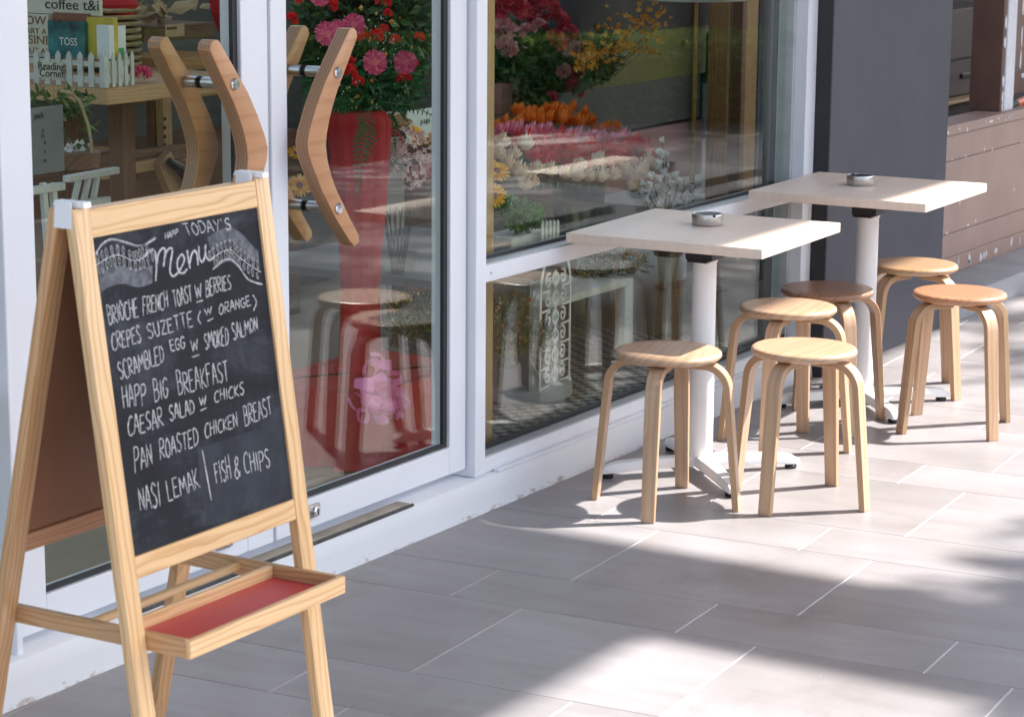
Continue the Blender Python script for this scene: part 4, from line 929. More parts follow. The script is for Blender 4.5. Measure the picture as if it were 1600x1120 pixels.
# ---- left door: reading shelf
Yt = 4.25
c0 = at(168, 139, Yt); ztop = c0.z
tb = thing('reading_table', 'thick pale wooden table top holding the picket box of books, behind the left door', 'table', (c0.x, Yt, .092))
b = MB(); b.box((c0.x, Yt, ztop-.045), (c0.x+.62, Yt+1.0, ztop)); b.build('table_top', 'beam_wood', tb, bevel=.003)
for (dx, dy) in ((.30, .20), (.50, .55), (.06, .85)):
    b = MB(); b.box((c0.x+dx, Yt+dy, .0925), (c0.x+dx+.05, Yt+dy+.06, ztop-.046), long=2); b.build('leg', 'dark_wood', tb, bevel=.003)
# picket box
pk = thing('picket_box', 'white miniature picket fence box full of books, with a handwritten sign', 'box', (c0.x+.04, Yt+.02, ztop))
bx0, by0 = c0.x+.004, Yt+.008; ph = (at(168, 84, Yt).z-ztop)
def picket(x, y, horiz, w=.013, h=ph):
    m = MB(); z = ztop+.001; o = [(0, 0), (w, 0), (w, h*.88), (w/2, h), (0, h*.88)]
    if horiz: m.prism(o, (x, y, z), (1, 0, 0), (0, 0, 1), (0, 1, 0), .004)
    else: m.prism(o, (x, y, z), (0, 1, 0), (0, 0, 1), (1, 0, 0), .004)
    m.build('picket', 'white_wood', pk, smooth=False)
WX = at(214, 130, Yt).x-bx0; WY = .40
for i in range(5): picket(bx0+i*(WX-.013)/4, by0, True)
for i in range(11): picket(bx0-.0045, by0+i*(WY-.013)/10, False, w=.018)
b = MB(); b.box((bx0+.001, by0+.0045, ztop+.012), (bx0+WX, by0+.008, ztop+.03)); b.box((bx0+.001, by0+.0045, ztop+ph*.6), (bx0+WX, by0+.008, ztop+ph*.75))
b.box((bx0, by0+.009, ztop+.012), (bx0+.004, by0+WY, ztop+.03)); b.box((bx0, by0+.009, ztop+ph*.6), (bx0+.004, by0+WY, ztop+ph*.75)); b.build('fence_rails', 'white_wood', pk, smooth=False)
def sidecard(nm, parent_thing, u0, u1, v0, v1, X, mat, th=.006, label=None, cat=None):
    "upright card lying in the plane x = X (faces the street end), shown between u0..u1, v0..v1"
    def atx(u, v):
        d = CR*((u-800)/FPX)-CU*((v-560)/FPX)+_f; return CP+d*(X/d.x)
    a = atx(u0, v1); b_ = atx(u1, v1); c = atx(u1, v0); dd = atx(u0, v0)
    yA, yB = max(a.y, dd.y), min(b_.y, c.y); zb = (a.z+b_.z)/2; zt_ = (c.z+dd.z)/2
    m = MB(); m.box((X, yB, zb), (X+th, yA, zt_))
    if parent_thing is None:
        t = thing(nm, label, cat, (X, (yA+yB)/2, zb)); m.build('cover', mat, t, smooth=False)
    else: t = parent_thing; m.build(nm, mat, t, smooth=False)
    return t, X, yA, yB, zb, zt_
def sidetext(t, X, yA, yB, zb, zt_, lines, mat='ink', squeeze=1.0, par=None):
    for (txt, fz, size, fy) in lines:
        writing('lettering', txt, (X-.0012, yA-(yA-yB)*fy, zb+(zt_-zb)*fz), (0, -1, 0), (0, 0, 1), size, mat, t, squeeze=squeeze)
s_ = sidecard('sign', pk, 58, 98, 97, 123, bx0-.0075, 'cream_paper', .002)
sidetext(*s_, [('Reading', .52, .030, .05), ('Corner', .10, .030, .10)], squeeze=1.0)
B1 = sidecard('magazine', None, 10, 155, -14, 22, bx0+.06, 'cream_paper', .012, 'pale cafe magazine cover lettered coffee t&i standing at the very top left', 'magazine')
sidetext(*B1, [('coffee t&i', .22, .040, .42)], squeeze=1.25)
B2 = sidecard('book', None, 8, 75, 22, 88, bx0+.035, 'cream_paper', .02, 'cream book with stacked title HOW TO START A BUSINESS beside the left door frame', 'book')
sidetext(*B2, [('HOW TO', .76, .034, .30), ('START A', .54, .022, .32), ('BUSINESS', .30, .034, .22), ('ABOUT ANY', .08, .022, .22)], mat='brown_cover', squeeze=1.2)
B3 = sidecard('book', None, 76, 131, 34, 90, bx0+.03, 'teal_cover', .02, 'teal and green book titled TOSS in the picket box', 'book')
sidetext(*B3, [('TOSS', .34, .030, .32)], mat='white_paper', squeeze=.9)
B4 = sidecard('book', None, 84, 138, 21, 60, bx0+.052, 'brown_cover', .02, 'brown book just behind the teal book', 'book')
B5 = sidecard('book', None, 137, 176, 28, 90, bx0+.045, 'yellow_cover', .02, 'yellow and white book right of the teal book', 'book')
B6 = sidecard('book', None, 152, 170, 40, 92, bx0+.02, 'white_paper', .02, 'narrow white book spine between the yellow book and the white leaflet', 'book')
xl = at(172, 40, by0+.05)
lf = thing('leaflet', 'white leaflet with two small green photos at the right end of the picket box', 'leaflet', (xl.x, by0+.05, ztop))
q0 = at(158, 90, by0+.05); q1 = at(196, 40, by0+.05)
b = MB(); b.box((q0.x, by0+.05, ztop+.02), (q1.x, by0+.053, q1.z)); b.build('sheet', 'white_paper', lf, smooth=False)
for k in (0, 1):
    w = (q1.x-q0.x); b = MB(); b.box((q0.x+w*(.14+.42*k), by0+.0485, ztop+.06), (q0.x+w*(.50+.40*k), by0+.0498, ztop+(q1.z-ztop)*.62)); b.build('printed_photo', 'green_cover', lf, smooth=False)
# basket, paper, tag, red bag
Yb = 4.55
p0 = at(168, 92, Yb); p1 = at(232, 15, Yb)
bs = thing('wicker_basket', 'woven wicker basket with a red pouch on it behind the books', 'basket', (p0.x, Yb, p0.z))
m = MB(); cxb = (p0.x+p1.x)/2+.02; rb = (p1.x-p0.x)*.62
for k in range(9):
    z = ztop+.02+k*(p1.z-ztop-.02)/8
    m.lathe([(rb*.96, -.006), (rb, 0), (rb*.96, .006)], (cxb, Yb+rb, z), 28, wob=lambda a, z_, kk=k: 1+.02*math.sin(a*14+kk*PI))
m.build('weave', 'wicker', bs, smooth=False)
m = MB(); pc = at(208, 8, Yb); m.lathe([(.001, -.05), (.05, -.03), (.062, 0), (.045, .035), (.001, .05)], (pc.x, Yb+.06, pc.z), 18); tag(m.build('red_pouch', 'red_cloth'), 'small round red pouch on the wicker basket', 'pouch')
cp_ = thing('paper_wrapping', 'crumpled kraft paper wrapping beside the basket, above the inner left handle', 'wrapping paper', tuple(at(270, 40, 4.6)))
m = MB(); cc = at(262, 22, 4.62)
for k in range(26):
    d = rv(); d.z = abs(d.z)*.5; w = d.cross(rv()).normalized(); m.card(cc+Vector((rnd.uniform(-.12, .12), rnd.uniform(-.05, .05), rnd.uniform(-.02, .015))), d, w, rnd.uniform(.05, .11), rnd.uniform(.015, .035))
m.build('crumpled_sheets', 'kraft', cp_, smooth=False)
q0 = at(226, 62, 4.63); q1 = at(335, 34, 4.63)
m = MB(); m.box((q0.x, 4.63, q0.z-.01), (q1.x, 4.9, q0.z+.035)); tag(m.build('storage_crate', 'dark_wood', bevel=.003), 'dark wooden crate under the crumpled paper', 'crate')
q0 = at(259, 59, 4.5); q1 = at(288, 37, 4.5)
tg = thing('price_tag', 'small handwritten paper tag hanging below the crumpled paper', 'tag', tuple(q0)); m = MB(); m.box((q0.x, 4.5, q0.z), (q1.x, 4.502, q1.z)); m.build('paper_tag', 'kraft', tg, smooth=False)
writing('lettering', 'lavender', (q0.x+.004, 4.4985, q0.z+.022), (1, 0, 0), (0, 0, 1), .014, 'ink', tg)
q = [at(u, v, 4.5) for u, v in ((338, -6), (372, -6), (371, 104), (357, 60), (343, 22))]
m = MB(); m.prism([(p.x, p.z) for p in q], (0, 4.5, 0), (1, 0, 0), (0, 0, 1), (0, 1, 0), .03); tag(m.build('red_paper_cone', 'red_cloth', smooth=False), 'red paper cone hanging at the right side of the left door glass', 'paper cone')
# amber planks, trestle
def plank(nm, lab, cat, u0, v0, u1, v1, y, mat, d=.05, lo=None):
    a = at(u0, v1, y); c = at(u1, v0, y); m = MB(); m.box((a.x, y, min(a.z, c.z)), (c.x, y+d, max(a.z, c.z)), long=2 if lo else 0); o = m.build(nm, mat, bevel=.002, smooth=True)
    return tag(o, lab, cat)
plank('work_surface', 'amber wood work surface behind the inner left handle', 'counter', 228, 118, 372, 162, 5.0, 'amber_wood', .5)
plank('wall_shelf', 'amber wooden shelf high behind the two left handles', 'shelf', 280, 84, 372, 112, 5.3, 'amber_wood', .3)
tr = thing('trestle', 'wooden trestle with drilled uprights and a cross beam low behind the left door', 'trestle', tuple(at(250, 330, 4.75)))
def bm_(u0, v0, u1, v1, y, w, t, mat, nm, y1=None):
    m = MB(); A_ = at(u0, v0, y); B_ = at(u1, v1, y if y1 is None else y1); m.beam(A_, B_, w, t, (0, 1, 0) if abs(u1-u0) > 2*abs(v1-v0) else (1, 0, 0)); return m.build(nm, mat, tr, bevel=.002)
up = bm_(255, 150, 258, 236, 4.75, .042, .03, 'beam_wood', 'upright'); bm_(238, 152, 240, 238, 4.78, .03, .03, 'dark_wood', 'upright')
for v in (186, 200, 214, 227):
    p = at(257, v, 4.733); m = MB(); m.lathe([(.006, 0), (.006, .003)], tuple(p), 10, axis=(0, -1, 0)); m.build('bored_hole', 'black_plastic', up)
bm_(150, 252, 290, 236, 4.7, .03, .045, 'dark_wood', 'cross_beam'); bm_(158, 272, 262, 252, 4.68, .02, .035, 'beam_wood', 'cross_beam')
bm_(252, 246, 300, 360, 4.66, .07, .03, 'beam_wood', 'slanted_leg'); bm_(215, 262, 208, 330, 4.72, .04, .03, 'dark_wood', 'slanted_leg')
m = MB(); m.tube([at(264, 252, 4.62), at(280, 262, 4.62), at(300, 290, 4.62)], [.012, .016, .016], 10); m.build('clamp_arm', 'black_plastic', tr)
for (u0, v0, u1, v1) in ((285, 230, 312, 252), (160, 232, 196, 243)):
    plank('leaf_tray', 'amber wooden tray resting by the trestle, %s' % ('right of the cross beam' if u0 > 200 else 'left of the cross beam'), 'tray', u0, v0, u1, v1, 4.9, 'amber_wood', .1)
m = MB(); m.tube(spline([(0, 0)]*2, 1) and [at(222, 134, 4.4), at(240, 128, 4.4), at(262, 129, 4.42), at(284, 140, 4.5)], .0028, 8); tag(m.build('cable', 'black_plastic'), 'thin black cable lying on the pale table top', 'cable')
m = MB(); m.tube([at(374, 150, 4.6), at(372, 220, 4.6), at(362, 290, 4.6)], .005, 8); tag(m.build('cable', 'black_plastic'), 'black cable hanging down behind the left door handles', 'cable')
fl = ruffle(.028, 40).build('pink_blossom', 'gerbera_pink', None, smooth=False); fl.location = at(221, 118, 4.3); tag(fl, 'small pink blossom right of the picket box', 'flower')
# grey card, slatted bench, vine with twine
q0 = at(38, 276, 3.95); q1 = at(98, 164, 3.95)
gc = thing('menu_card', 'grey upright card with a column of tiny print, standing on the white slatted bench', 'card', tuple(q0)); m = MB(); m.box((q0.x-.02, 3.95, q0.z), (q1.x, 3.956, q1.z)); m.build('card_board', 'card_grey', gc, smooth=False)
for txt, u, v, s_z in (('pick', 54, 186, .02), ('2', 66, 208, .012), ('12-', 64, 216, .012), ('8', 69, 226, .012), ('2', 69, 240, .012), ('14', 67, 255, .014)):
    p = at(u, v, 3.9485); writing('lettering', txt, tuple(p), (1, 0, 0), (0, 0, 1), s_z, 'ink', gc)
bn = thing('slatted_bench', 'small white slatted bench or rack low behind the left door', 'bench', tuple(at(110, 330, 3.9)))
zb0 = at(105, 285, 3.82).z
c1 = at(103, 284, 3.82)
m = MB(); m.box((c1.x-.25, 3.82, zb0-.018), (c1.x, 3.84, zb0)); m.build('top_rail', 'white_wood', bn, bevel=.002)
m = MB(); m.beam(at(103, 280, 3.82), at(182, 266, 3.86), .02, .016, (0, 1, 0)); m.build('top_rail', 'white_wood', bn, bevel=.002)
for (u0, u1) in ((124, 114), (139, 129), (152, 144)):
    m = MB(); m.beam(at(u0, 276, 3.84), at(u1, 322, 3.84), .013, .012, (1, 0, 0)); m.build('slat', 'white_wood', bn, bevel=.0015)
m = MB(); m.beam(at(95, 322, 3.83), at(170, 312, 3.83), .016, .016, (0, 1, 0)); m.build('bottom_rail', 'white_wood', bn, bevel=.0015)
for u in (67, 82):
    m = MB(); m.beam(at(u, 286, 3.83), at(u+10, 420, 3.83), .016, .014, (1, 0, 0)); m.build('bench_leg', 'white_wood', bn, bevel=.0015)
vn = thing('trailing_vine', 'trailing green vine with a twisted twine loop hanging below the picket box', 'plant', tuple(at(90, 140, 4.1)))
m = MB(); path = [at(u, v, 4.0) for u, v in ((95, 142), (112, 146), (124, 158), (131, 176), (138, 196), (143, 226), (143, 262))]
m.tube(path, .0045, 6); m.build('twine', 'kraft', vn)
leafy('vine_leaves', 'leaf_olive', vn, at(84, 160, 4.1), (.13, .05, .026), 110, .034, .008)
leafy('vine_leaves', 'leaf_olive', vn, at(115, 205, 4.05), (.05, .04, .08), 60, .032, .007)
pb_ = thing('pebble_basket', 'dark wicker bowl of pebbles beside the grey card', 'bowl', tuple(at(122, 262, 4.05)))
m = MB(); p = at(121, 262, 4.05); m.lathe([(.035, -.02), (.055, 0), (.06, .04), (.05, .042)], tuple(p), 20); m.build('bowl_body', 'dark_wood', pb_)
specks('pebbles', 'white_bud', pb_, p+Vector((0, 0, .05)), (.04, .04, .012), 16, .009)
# generic dark back-of-shop furniture that shows between things
def block(nm, lab, cat, x0, y0, z0, x1, y1, z1, mat): m = MB(); m.box((x0, y0, z0), (x1, y1, z1)); return tag(m.build(nm, mat, bevel=.004), lab, cat)
block('shop_counter', 'dark grey shop counter far behind the left door', 'counter', 3.5, 6.6, .093, 7.3, 7.2, .95, 'charcoal')
for k in range(4):
    p = at(190+k*48, 20, 6.4)
block('display_shelf', 'dark shelf unit at the back of the shop behind the left door', 'shelf unit', 3.2, 7.6, .093, 6.6, 7.95, 1.9, 'black_wall')

block('backdrop', 'added tall dark partition behind the reading corner', 'backdrop', 4.6, 5.75, .093, 8.2, 5.85, 2.5, 'inner_wall')  # added screen: hides the bright floor and blocks back light behind the left door
block('back_cabinet', 'low dark cabinet against the partition behind the trestle', 'cabinet', 5.0, 5.4, .093, 7.4, 5.745, .80, 'dark_wood')

# ---- right door: congratulation flower stand
FY = 3.98
fc = at(562, 300, FY)
fs = thing('flower_stand', 'tall flower stand draped in red cloth with a pink bow, behind the right door', 'flower stand', (fc.x, FY, .092))
def zz(v): return at(562, v, FY).z
zt1 = zz(577)
prof = [(.075, zt1+.001), (.060, zt1+.03), (.056, zz(500)), (.056, zz(440)), (.062, zz(380)), (.073, zz(320)), (.083, zz(250)), (.090, zz(190)), (.075, zz(175))]
def drape(a, z): return 1+.05*math.sin(a*9+z*5)+.03*math.sin(a*21+z*3)
m = MB(); m.lathe(prof, (fc.x, FY, 0), 72, wob=drape); m.build('red_drape', 'red_cloth', fs, sharp=70)
bxa = fc.x-.30; bxb = fc.x+.27; bya, byb = FY-.24, FY+.16
m = MB(); ns = 96; per = 2*((bxb-bxa)+(byb-bya))
for j, (z, gr) in enumerate(((.0965, .022), (.16, .012), (zt1-.02, .004), (zt1, 0), (zt1, -.03))):
    for i in range(ns):
        q = per*i/ns; w_, d_ = bxb-bxa, byb-bya
        if q < w_: x, y, nx, ny = bxa+q, bya, 0, -1
        elif q < w_+d_: x, y, nx, ny = bxb, bya+q-w_, 1, 0
        elif q < 2*w_+d_: x, y, nx, ny = bxb-(q-w_-d_), byb, 0, 1
        else: x, y, nx, ny = bxa, byb-(q-2*w_-d_), -1, 0
        g = gr*(1.2+math.sin(i*.9+2*math.sin(i*.21))) if gr > 0 else gr
        m.v.append(Vector((x+nx*g, y+ny*g, z)))
for j in range(4):
    for i in range(ns): i2 = (i+1) % ns; m.face([j*ns+i, j*ns+i2, (j+1)*ns+i2, (j+1)*ns+i])
m.face([4*ns+i for i in range(ns)]); m.build('draped_base', 'red_cloth', fs, sharp=60)
bwn = thing('pink_bow', 'shiny pink ribbon bow at the foot of the red flower stand', 'bow', tuple(at(597, 620, FY-.2)))
k = 0
for (u, v, s) in ((585, 562, .9), (575, 576, 1), (600, 570, .9), (590, 610, 1), (570, 612, 1), (606, 604, 1), (584, 636, 1), (622, 626, 1), (562, 600, 1.1), (590, 596, 1), (618, 590, .9), (548, 628, 1), (578, 626, 1.2), (604, 618, 1), (628, 614, .9), (640, 632, .8), (560, 648, .8), (592, 650, 1), (614, 645, .8), (600, 636, 1.1), (632, 650, .6)):
    p = at(597+(u-597)*.8, v, FY-.30+rnd.uniform(-.03, .03)); m = MB(); w = .034*s; L = .034*s; ax = rv(); ax.y -= 1.0; ax.normalize(); sd = ax.cross(rv()).normalized(); up = sd.cross(ax); n_ = 12
    for i in range(n_+1):
        a = -PI*.8+2*PI*.8*i/n_; q = p+ax*(L*math.cos(a)*.9)+up*(L*.55*math.sin(a))
        for sg in (-1, 1): m.v.append(q+sd*w*.5*sg*(.8+.2*math.cos(a)))
    for i in range(n_): m.face([2*i, 2*i+1, 2*i+3, 2*i+2])
    m.build('ribbon_loop', 'ribbon_pink', bwn, sharp=80)
BQ = thing('stand_bouquet', 'large bouquet of pink gerberas, red carnations and fern on top of the red stand', 'bouquet', (fc.x, FY, zz(180)))
leafy('foliage', 'leaf', BQ, at(568, 55, FY+.16), (.27, .16, .24), 4600, .042, .012, surf=.2)
leafy('foliage', 'fern', BQ, at(575, 130, FY+.06), (.20, .14, .10), 1100, .06, .006, surf=.2)
specks('baby_breath', 'white_bud', BQ, at(575, 100, FY-.02), (.20, .10, .16), 190, .0027)
specks('yellow_buds', 'alstro', BQ, at(580, 90, FY-.03), (.20, .08, .15), 26, .007)
g0 = None
for (u, v, R) in ((512, 54, 22), (553, 40, 20), (586, 98, 21), (634, 98, 20), (500, -6, 18), (527, 44, 14)):
    y = FY-.10+rnd.uniform(-.02, .02); p = at(u, v, y); d = (p-CAMP).length
    if g0 is None:
        g0 = gerbera('gerbera', ['gerbera_pink', 'peony_rose'], 1.0, 28, BQ); o = g0
    else: o = g0.copy(); COL.objects.link(o)
    o.location = p-wloc(BQ); s = R*d/FPX; o.scale = (s, s, s); q = (CAMP-p).normalized()+Vector((rnd.uniform(-.5, .5), rnd.uniform(-.1, .1), rnd.uniform(-.1, .6))); o.rotation_euler = q.to_track_quat('Z', 'Y').to_euler()
r0 = ruffle(1.0, 46).build('carnation', 'rose_red', BQ, smooth=False, local=True); first = True
for (u, v, R) in ((632, 124, 12), (455, 32, 11), (514, 10, 14), (605, 22, 8), (597, 4, 14), (545, 116, 14), (560, 130, 10), (588, 58, 12), (618, 64, 9), (568, 60, 10), (530, 62, 9), (470, 0, 10), (600, 46, 8), (655, 60, 9), (548, 98, 9), (648, 100, 7)):
    y = FY-.09+rnd.uniform(-.03, .03); p = at(u, v, y); s = R*(p-CAMP).length/FPX; o = r0 if first else r0.copy()
    if not first: COL.objects.link(o)
    first = False; o.location = p-wloc(BQ); o.scale = (s, s, s); o.rotation_euler = (rnd.uniform(-.7, .7), rnd.uniform(-.7, .7), rnd.random()*6)
# fern fronds hanging over the red cloth
def frond(parent, pts, W0, name='fern_frond', mat='fern'):
    m = MB(); S_ = []
    P = [Vector(p) for p in pts]
    for i in range(len(P)-1):
        for k in range(6): S_.append(P[i].lerp(P[i+1], k/6))
    S_.append(P[-1]); n_ = len(S_)
    m.tube(S_[::3]+[S_[-1]], .0016, 5)
    for i, p in enumerate(S_):
        f = i/(n_-1); L = W0*min(1, .25+2.2*f)*(1-f*.93); d = (S_[min(i+1, n_-1)]-S_[max(i-1, 0)]).normalized(); nn = (CAMP-p).normalized(); w = d.cross(nn).normalized()
        for sg in (-1, 1):
            dd = (w*sg+d*.55+nn*rnd.uniform(-.15, .15)).normalized(); m.card(p, dd, dd.cross(nn).normalized(), L, L*.075+.001)
            for k in range(6):
                q = p+dd*L*(.2+.13*k); e = (dd*.7+d*(.7 if k % 2 else -.6)).normalized(); m.card(q, e, e.cross(nn).normalized(), L*.22*(1.2-.13*k), L*.035+.0008)
    return m.build(name, mat, parent, smooth=False, kind='stuff')
frond(BQ, [at(575, 170, FY-.11), at(572, 210, FY-.13), at(562, 255, FY-.13), at(558, 308, FY-.12)], .062)
frond(BQ, [at(556, 176, FY-.12), at(572, 205, FY-.15), at(572, 250, FY-.15)], .028)
frond(BQ, [at(600, 160, FY-.1), at(640, 165, FY-.1), at(680, 182, FY-.1)], .05); frond(BQ, [at(560, 160, FY-.1), at(530, 168, FY-.1), at(500, 160, FY-.1)], .05)
frond(BQ, [at(610, 178, FY-.06), at(615, 200, FY-.08), at(618, 235, FY-.08)], .035)
frond(BQ, [at(490, 130, FY+.0), at(480, 150, FY+.0), at(470, 185, FY+.0)], .03)
# hydrangea, sunflowers, card, pot
HY = 4.12
hy = thing('hydrangea_bunch', 'pale pink and cream hydrangea heads in the lower right of the right door', 'flowers', tuple(at(650, 300, HY)))
m = MB()
for (u, v, R, n_) in ((628, 225, 26, 46), (655, 238, 32, 60), (680, 238, 22, 36), (640, 268, 26, 36), (620, 262, 18, 20)):
    c = at(u, v, HY); r_ = R*(c-CAMP).length/FPX
    for _ in range(n_):
        d = rv(); d.y = -abs(d.y); p = c+d*r_; nn = (d+rv()*.4).normalized(); t1 = nn.orthogonal().normalized(); t2 = nn.cross(t1); s = .013*rnd.uniform(.8, 1.3); b0 = len(m.v); m.v.append(p)
        for q in range(8): a = PI/4*q; k_ = 1.0 if q % 2 == 0 else .45; m.v.append(p+(t1*math.cos(a)+t2*math.sin(a))*s*k_+nn*(.003 if q % 2 == 0 else 0))
        for q in range(8): m.face([b0, b0+1+q, b0+1+(q+1) % 8])
m.build('florets', 'hydrangea', hy, smooth=False, kind='stuff')
dk = ruffle(.05, 70).build('dark_red_bloom', 'peony_rose', hy, smooth=False, local=True); dk.location = at(668, 280, HY+.02)-wloc(hy); dk.scale = (1.1, 1, 1)
dk2 = dk.copy(); COL.objects.link(dk2); dk2.location = at(612, 222, HY+.05)-wloc(hy); dk2.scale = (.7, .7, .7)
frond(hy, [at(620, 250, HY-.1), at(600, 262, HY-.1)], .03, 'leaf_spray')
sf0 = gerbera('petals_disc', ['sunflower', 'brown_cover'], 1.0, 22); sf0.name = 'sunflower'
SFS = ((650, 212, 20, 'orange yellow sunflower above the hydrangea in the right door', 4.2), (683, 216, 16, 'yellow sunflower cut by the right door frame, above the hydrangea', 4.2), (462, 240, 15, 'orange sunflower behind the right door handle, left side', 4.3), (468, 290, 20, 'yellow sunflower low behind the right door handle', 4.3),
       (776, 268, 22, 'orange sunflower beside the wooden post in the display window', 3.72), (772, 305, 20, 'second orange sunflower under the first, by the wooden post', 3.74))
for i, (u, v, R, lab, y) in enumerate(SFS):
    o = sf0 if i == 0 else sf0.copy()
    if i: COL.objects.link(o)
    p = at(u, v, y); s = R*(p-CAMP).length/FPX; o.location = p; o.scale = (s, s, s); q = (CAMP-p).normalized()+Vector((rnd.uniform(-.7, .7), 0, rnd.uniform(-.1, .8))); o.rotation_euler = q.to_track_quat('Z', 'Y').to_euler(); tag(o, lab, 'flower', 'sunflowers')
q0 = at(636, 220, 4.35); q1 = at(692, 166, 4.35); cd = thing('name_card', 'pale blue card lettered papi behind the flowers of the right door', 'card', tuple(q0)); m = MB(); m.box((q0.x, 4.35, q0.z), (q1.x, 4.353, q1.z)); m.build('card_sheet', 'white_paper', cd, smooth=False)
writing('lettering', 'papi', tuple(at(657, 194, 4.348)), (1, 0, 0), (0, 0, 1), .028, 'ink', cd, spacing=1.3)
wbw = thing('wooden_bowl', 'shallow amber wooden bowl under the bouquet behind the right door', 'bowl', tuple(at(560, 195, 4.3)))
m = MB(); p = at(575, 196, 4.35); m.lathe([(.05, -.035), (.12, -.01), (.145, .012), (.14, .016), (.11, -.004)], tuple(p), 36); m.build('bowl_body', 'amber_wood', wbw)
m = MB(); a_ = at(612, 190, 4.5); b_ = at(640, 176, 4.5); m.box((a_.x, 4.5, a_.z-.03), (b_.x, 4.7, b_.z)); tag(m.build('wooden_box', 'amber_wood', bevel=.003), 'amber wooden box left of the name card', 'box')
vz = thing('stem_vase', 'tall dark glass vase full of stems right of the red stand', 'vase', tuple(at(622, 520, 4.3)))
m = MB(); p = at(622, 470, 4.3); pb2 = at(622, 545, 4.3)
m.lathe([(.05, pb2.z-p.z), (.055, -.03), (.035, .02), (.05, .1), (.062, .16)], tuple(p), 28); m.build('vase_glass', 'glass', vz)
for k in range(16):
    a = 2*PI*k/16; m = MB(); m.tube([p+Vector((.025*math.cos(a), .025*math.sin(a), pb2.z-p.z+.01)), p+Vector((.02*math.cos(a+2), .02*math.sin(a+2), .02)), p+Vector((.06*math.cos(a+.4), .05*math.sin(a+.4), .30))], .0024, 5); m.build('stem', 'charcoal', vz)
def flowerplant(lab, u, v, y, rx, rz, n_, budn, mat='leaf_olive', nm='flowering_plant'):
    c = at(u, v, y); t = thing(nm, lab, 'plant', (c.x, c.y, c.z-rz)); m = MB()
    for _ in range(n_):
        a = rnd.random()*2*PI; d = Vector((math.cos(a)*rnd.uniform(.2, 1), math.sin(a)*.6, rnd.uniform(-.2, 1))).normalized(); q_ = rv(); p = c+Vector((q_.x*rx*.8, q_.y*rx*.6, q_.z*rz*.6-rz*.3)); L = rnd.uniform(.3, .7); e = p+Vector((d.x*rx*.6, d.y*rx*.6, d.z*rz+.01))*L
        w = d.cross(rv()).normalized(); m.card(p.lerp(e, .35), (e-p).normalized(), w, (e-p).length*.9, .0034)
    m.build('blades', mat, t, smooth=False, kind='stuff')
    specks('small_blossoms', 'bud_mix', t, c+Vector((0, 0, rz*.15)), (rx, rx*.7, rz*.8), budn, .0048)
    return t
flowerplant('wispy plant with tiny red blossoms at the right side of the right door', 655, 490, 3.85, .115, .09, 420, 110)
flowerplant('bushy plant with tiny yellow and red blossoms in the lower window pane, left', 790, 510, 3.78, .13, .13, 620, 170)
flowerplant('spiky green plant in front of the white filigree panel', 835, 525, 3.72, .07, .055, 260, 12, 'leaf_olive')
flowerplant('yellow flowered plant under the near table top, seen in the lower window pane', 965, 410, 3.95, .14, .045, 420, 170)
flowerplant('yellow flowered plant behind the lower window pane right of the first one, higher up', 925, 428, 4.0, .10, .035, 240, 80)

# ---- display window
xp0 = at(751, 300, 3.60).x; xp1 = at(772, 300, 3.60).x
wp = thing('wooden_post', 'light wooden post just inside the left edge of the display window', 'post', ((xp0+xp1)/2, 3.61, .097)); m = MB(); m.box((xp0, 3.600, .0965), (xp1, 3.65, 2.5), long=2); m.build('post_timber', 'beam_wood', wp, bevel=.002)
RB = thing('rose_bouquet', 'wide dome of roses in rows of orange, pink, red and cream in the display window', 'bouquet', tuple(at(900, 280, 4.15)))
proto = {}
for c_, nn in (('rose_orange', (3, 4)), ('rose_pink', (3, 4)), ('rose_red', (3, 4, 5)), ('rose_cream', (3, 4, 5))):
    proto[c_] = (rose_mesh(c_, c_, nn), 0)
pobj = {}
def put_rose(c_, u, v, y, R):
    p = at(u, v, y); s = R*(p-CAMP).length/FPX/.024
    if c_ not in pobj: pobj[c_] = o = proto[c_][0].build('rose', c_, RB, sharp=70, local=True)
    else: o = pobj[c_].copy(); COL.objects.link(o)
    o.location = p-wloc(RB)-Vector((0, 0, .02*s)); o.scale = (s*.9, s*.9, s*rnd.uniform(1.0, 1.3)); q = Vector((rnd.uniform(-.4, .3), -.35+rnd.uniform(-.25, .25), 1.0)); e = q.to_track_quat('Z', 'Y').to_euler(); o.rotation_euler = e
    o.delta_rotation_euler = (0, 0, rnd.random()*.5)
for i in range(20): put_rose('rose_orange', 800+rnd.random()*120, rnd.uniform(166, 180), 4.56+rnd.uniform(-.03, .05), rnd.uniform(9, 11))
for i in range(34):
    f = i/33; put_rose('rose_orange', 775+f*195+rnd.uniform(-4, 4), 193-16*math.sin(PI*min(f*1.1, 1))+rnd.uniform(-6, 8)+f*8, 4.50+rnd.uniform(-.04, .1), rnd.uniform(9.5, 12))
for i in range(36):
    f = i/35; put_rose('rose_pink', 770+f*212+rnd.uniform(-4, 4), 206-4*math.sin(PI*f)+rnd.uniform(-6, 8)+f*12, 4.38+rnd.uniform(-.04, .05), rnd.uniform(10, 13))
for (u, v) in ((806, 222), (838, 222), (853, 236), (872, 214), (886, 228), (905, 234), (922, 228), (880, 246), (955, 238), (964, 246), (990, 222), (1003, 236), (938, 234), (820, 214), (845, 244), (895, 246), (860, 225), (946, 248), (970, 236), (912, 248), (830, 238), (858, 244), (874, 238)): put_rose('rose_red', u, v, 4.28+rnd.uniform(-.03, .03), rnd.uniform(14, 17))
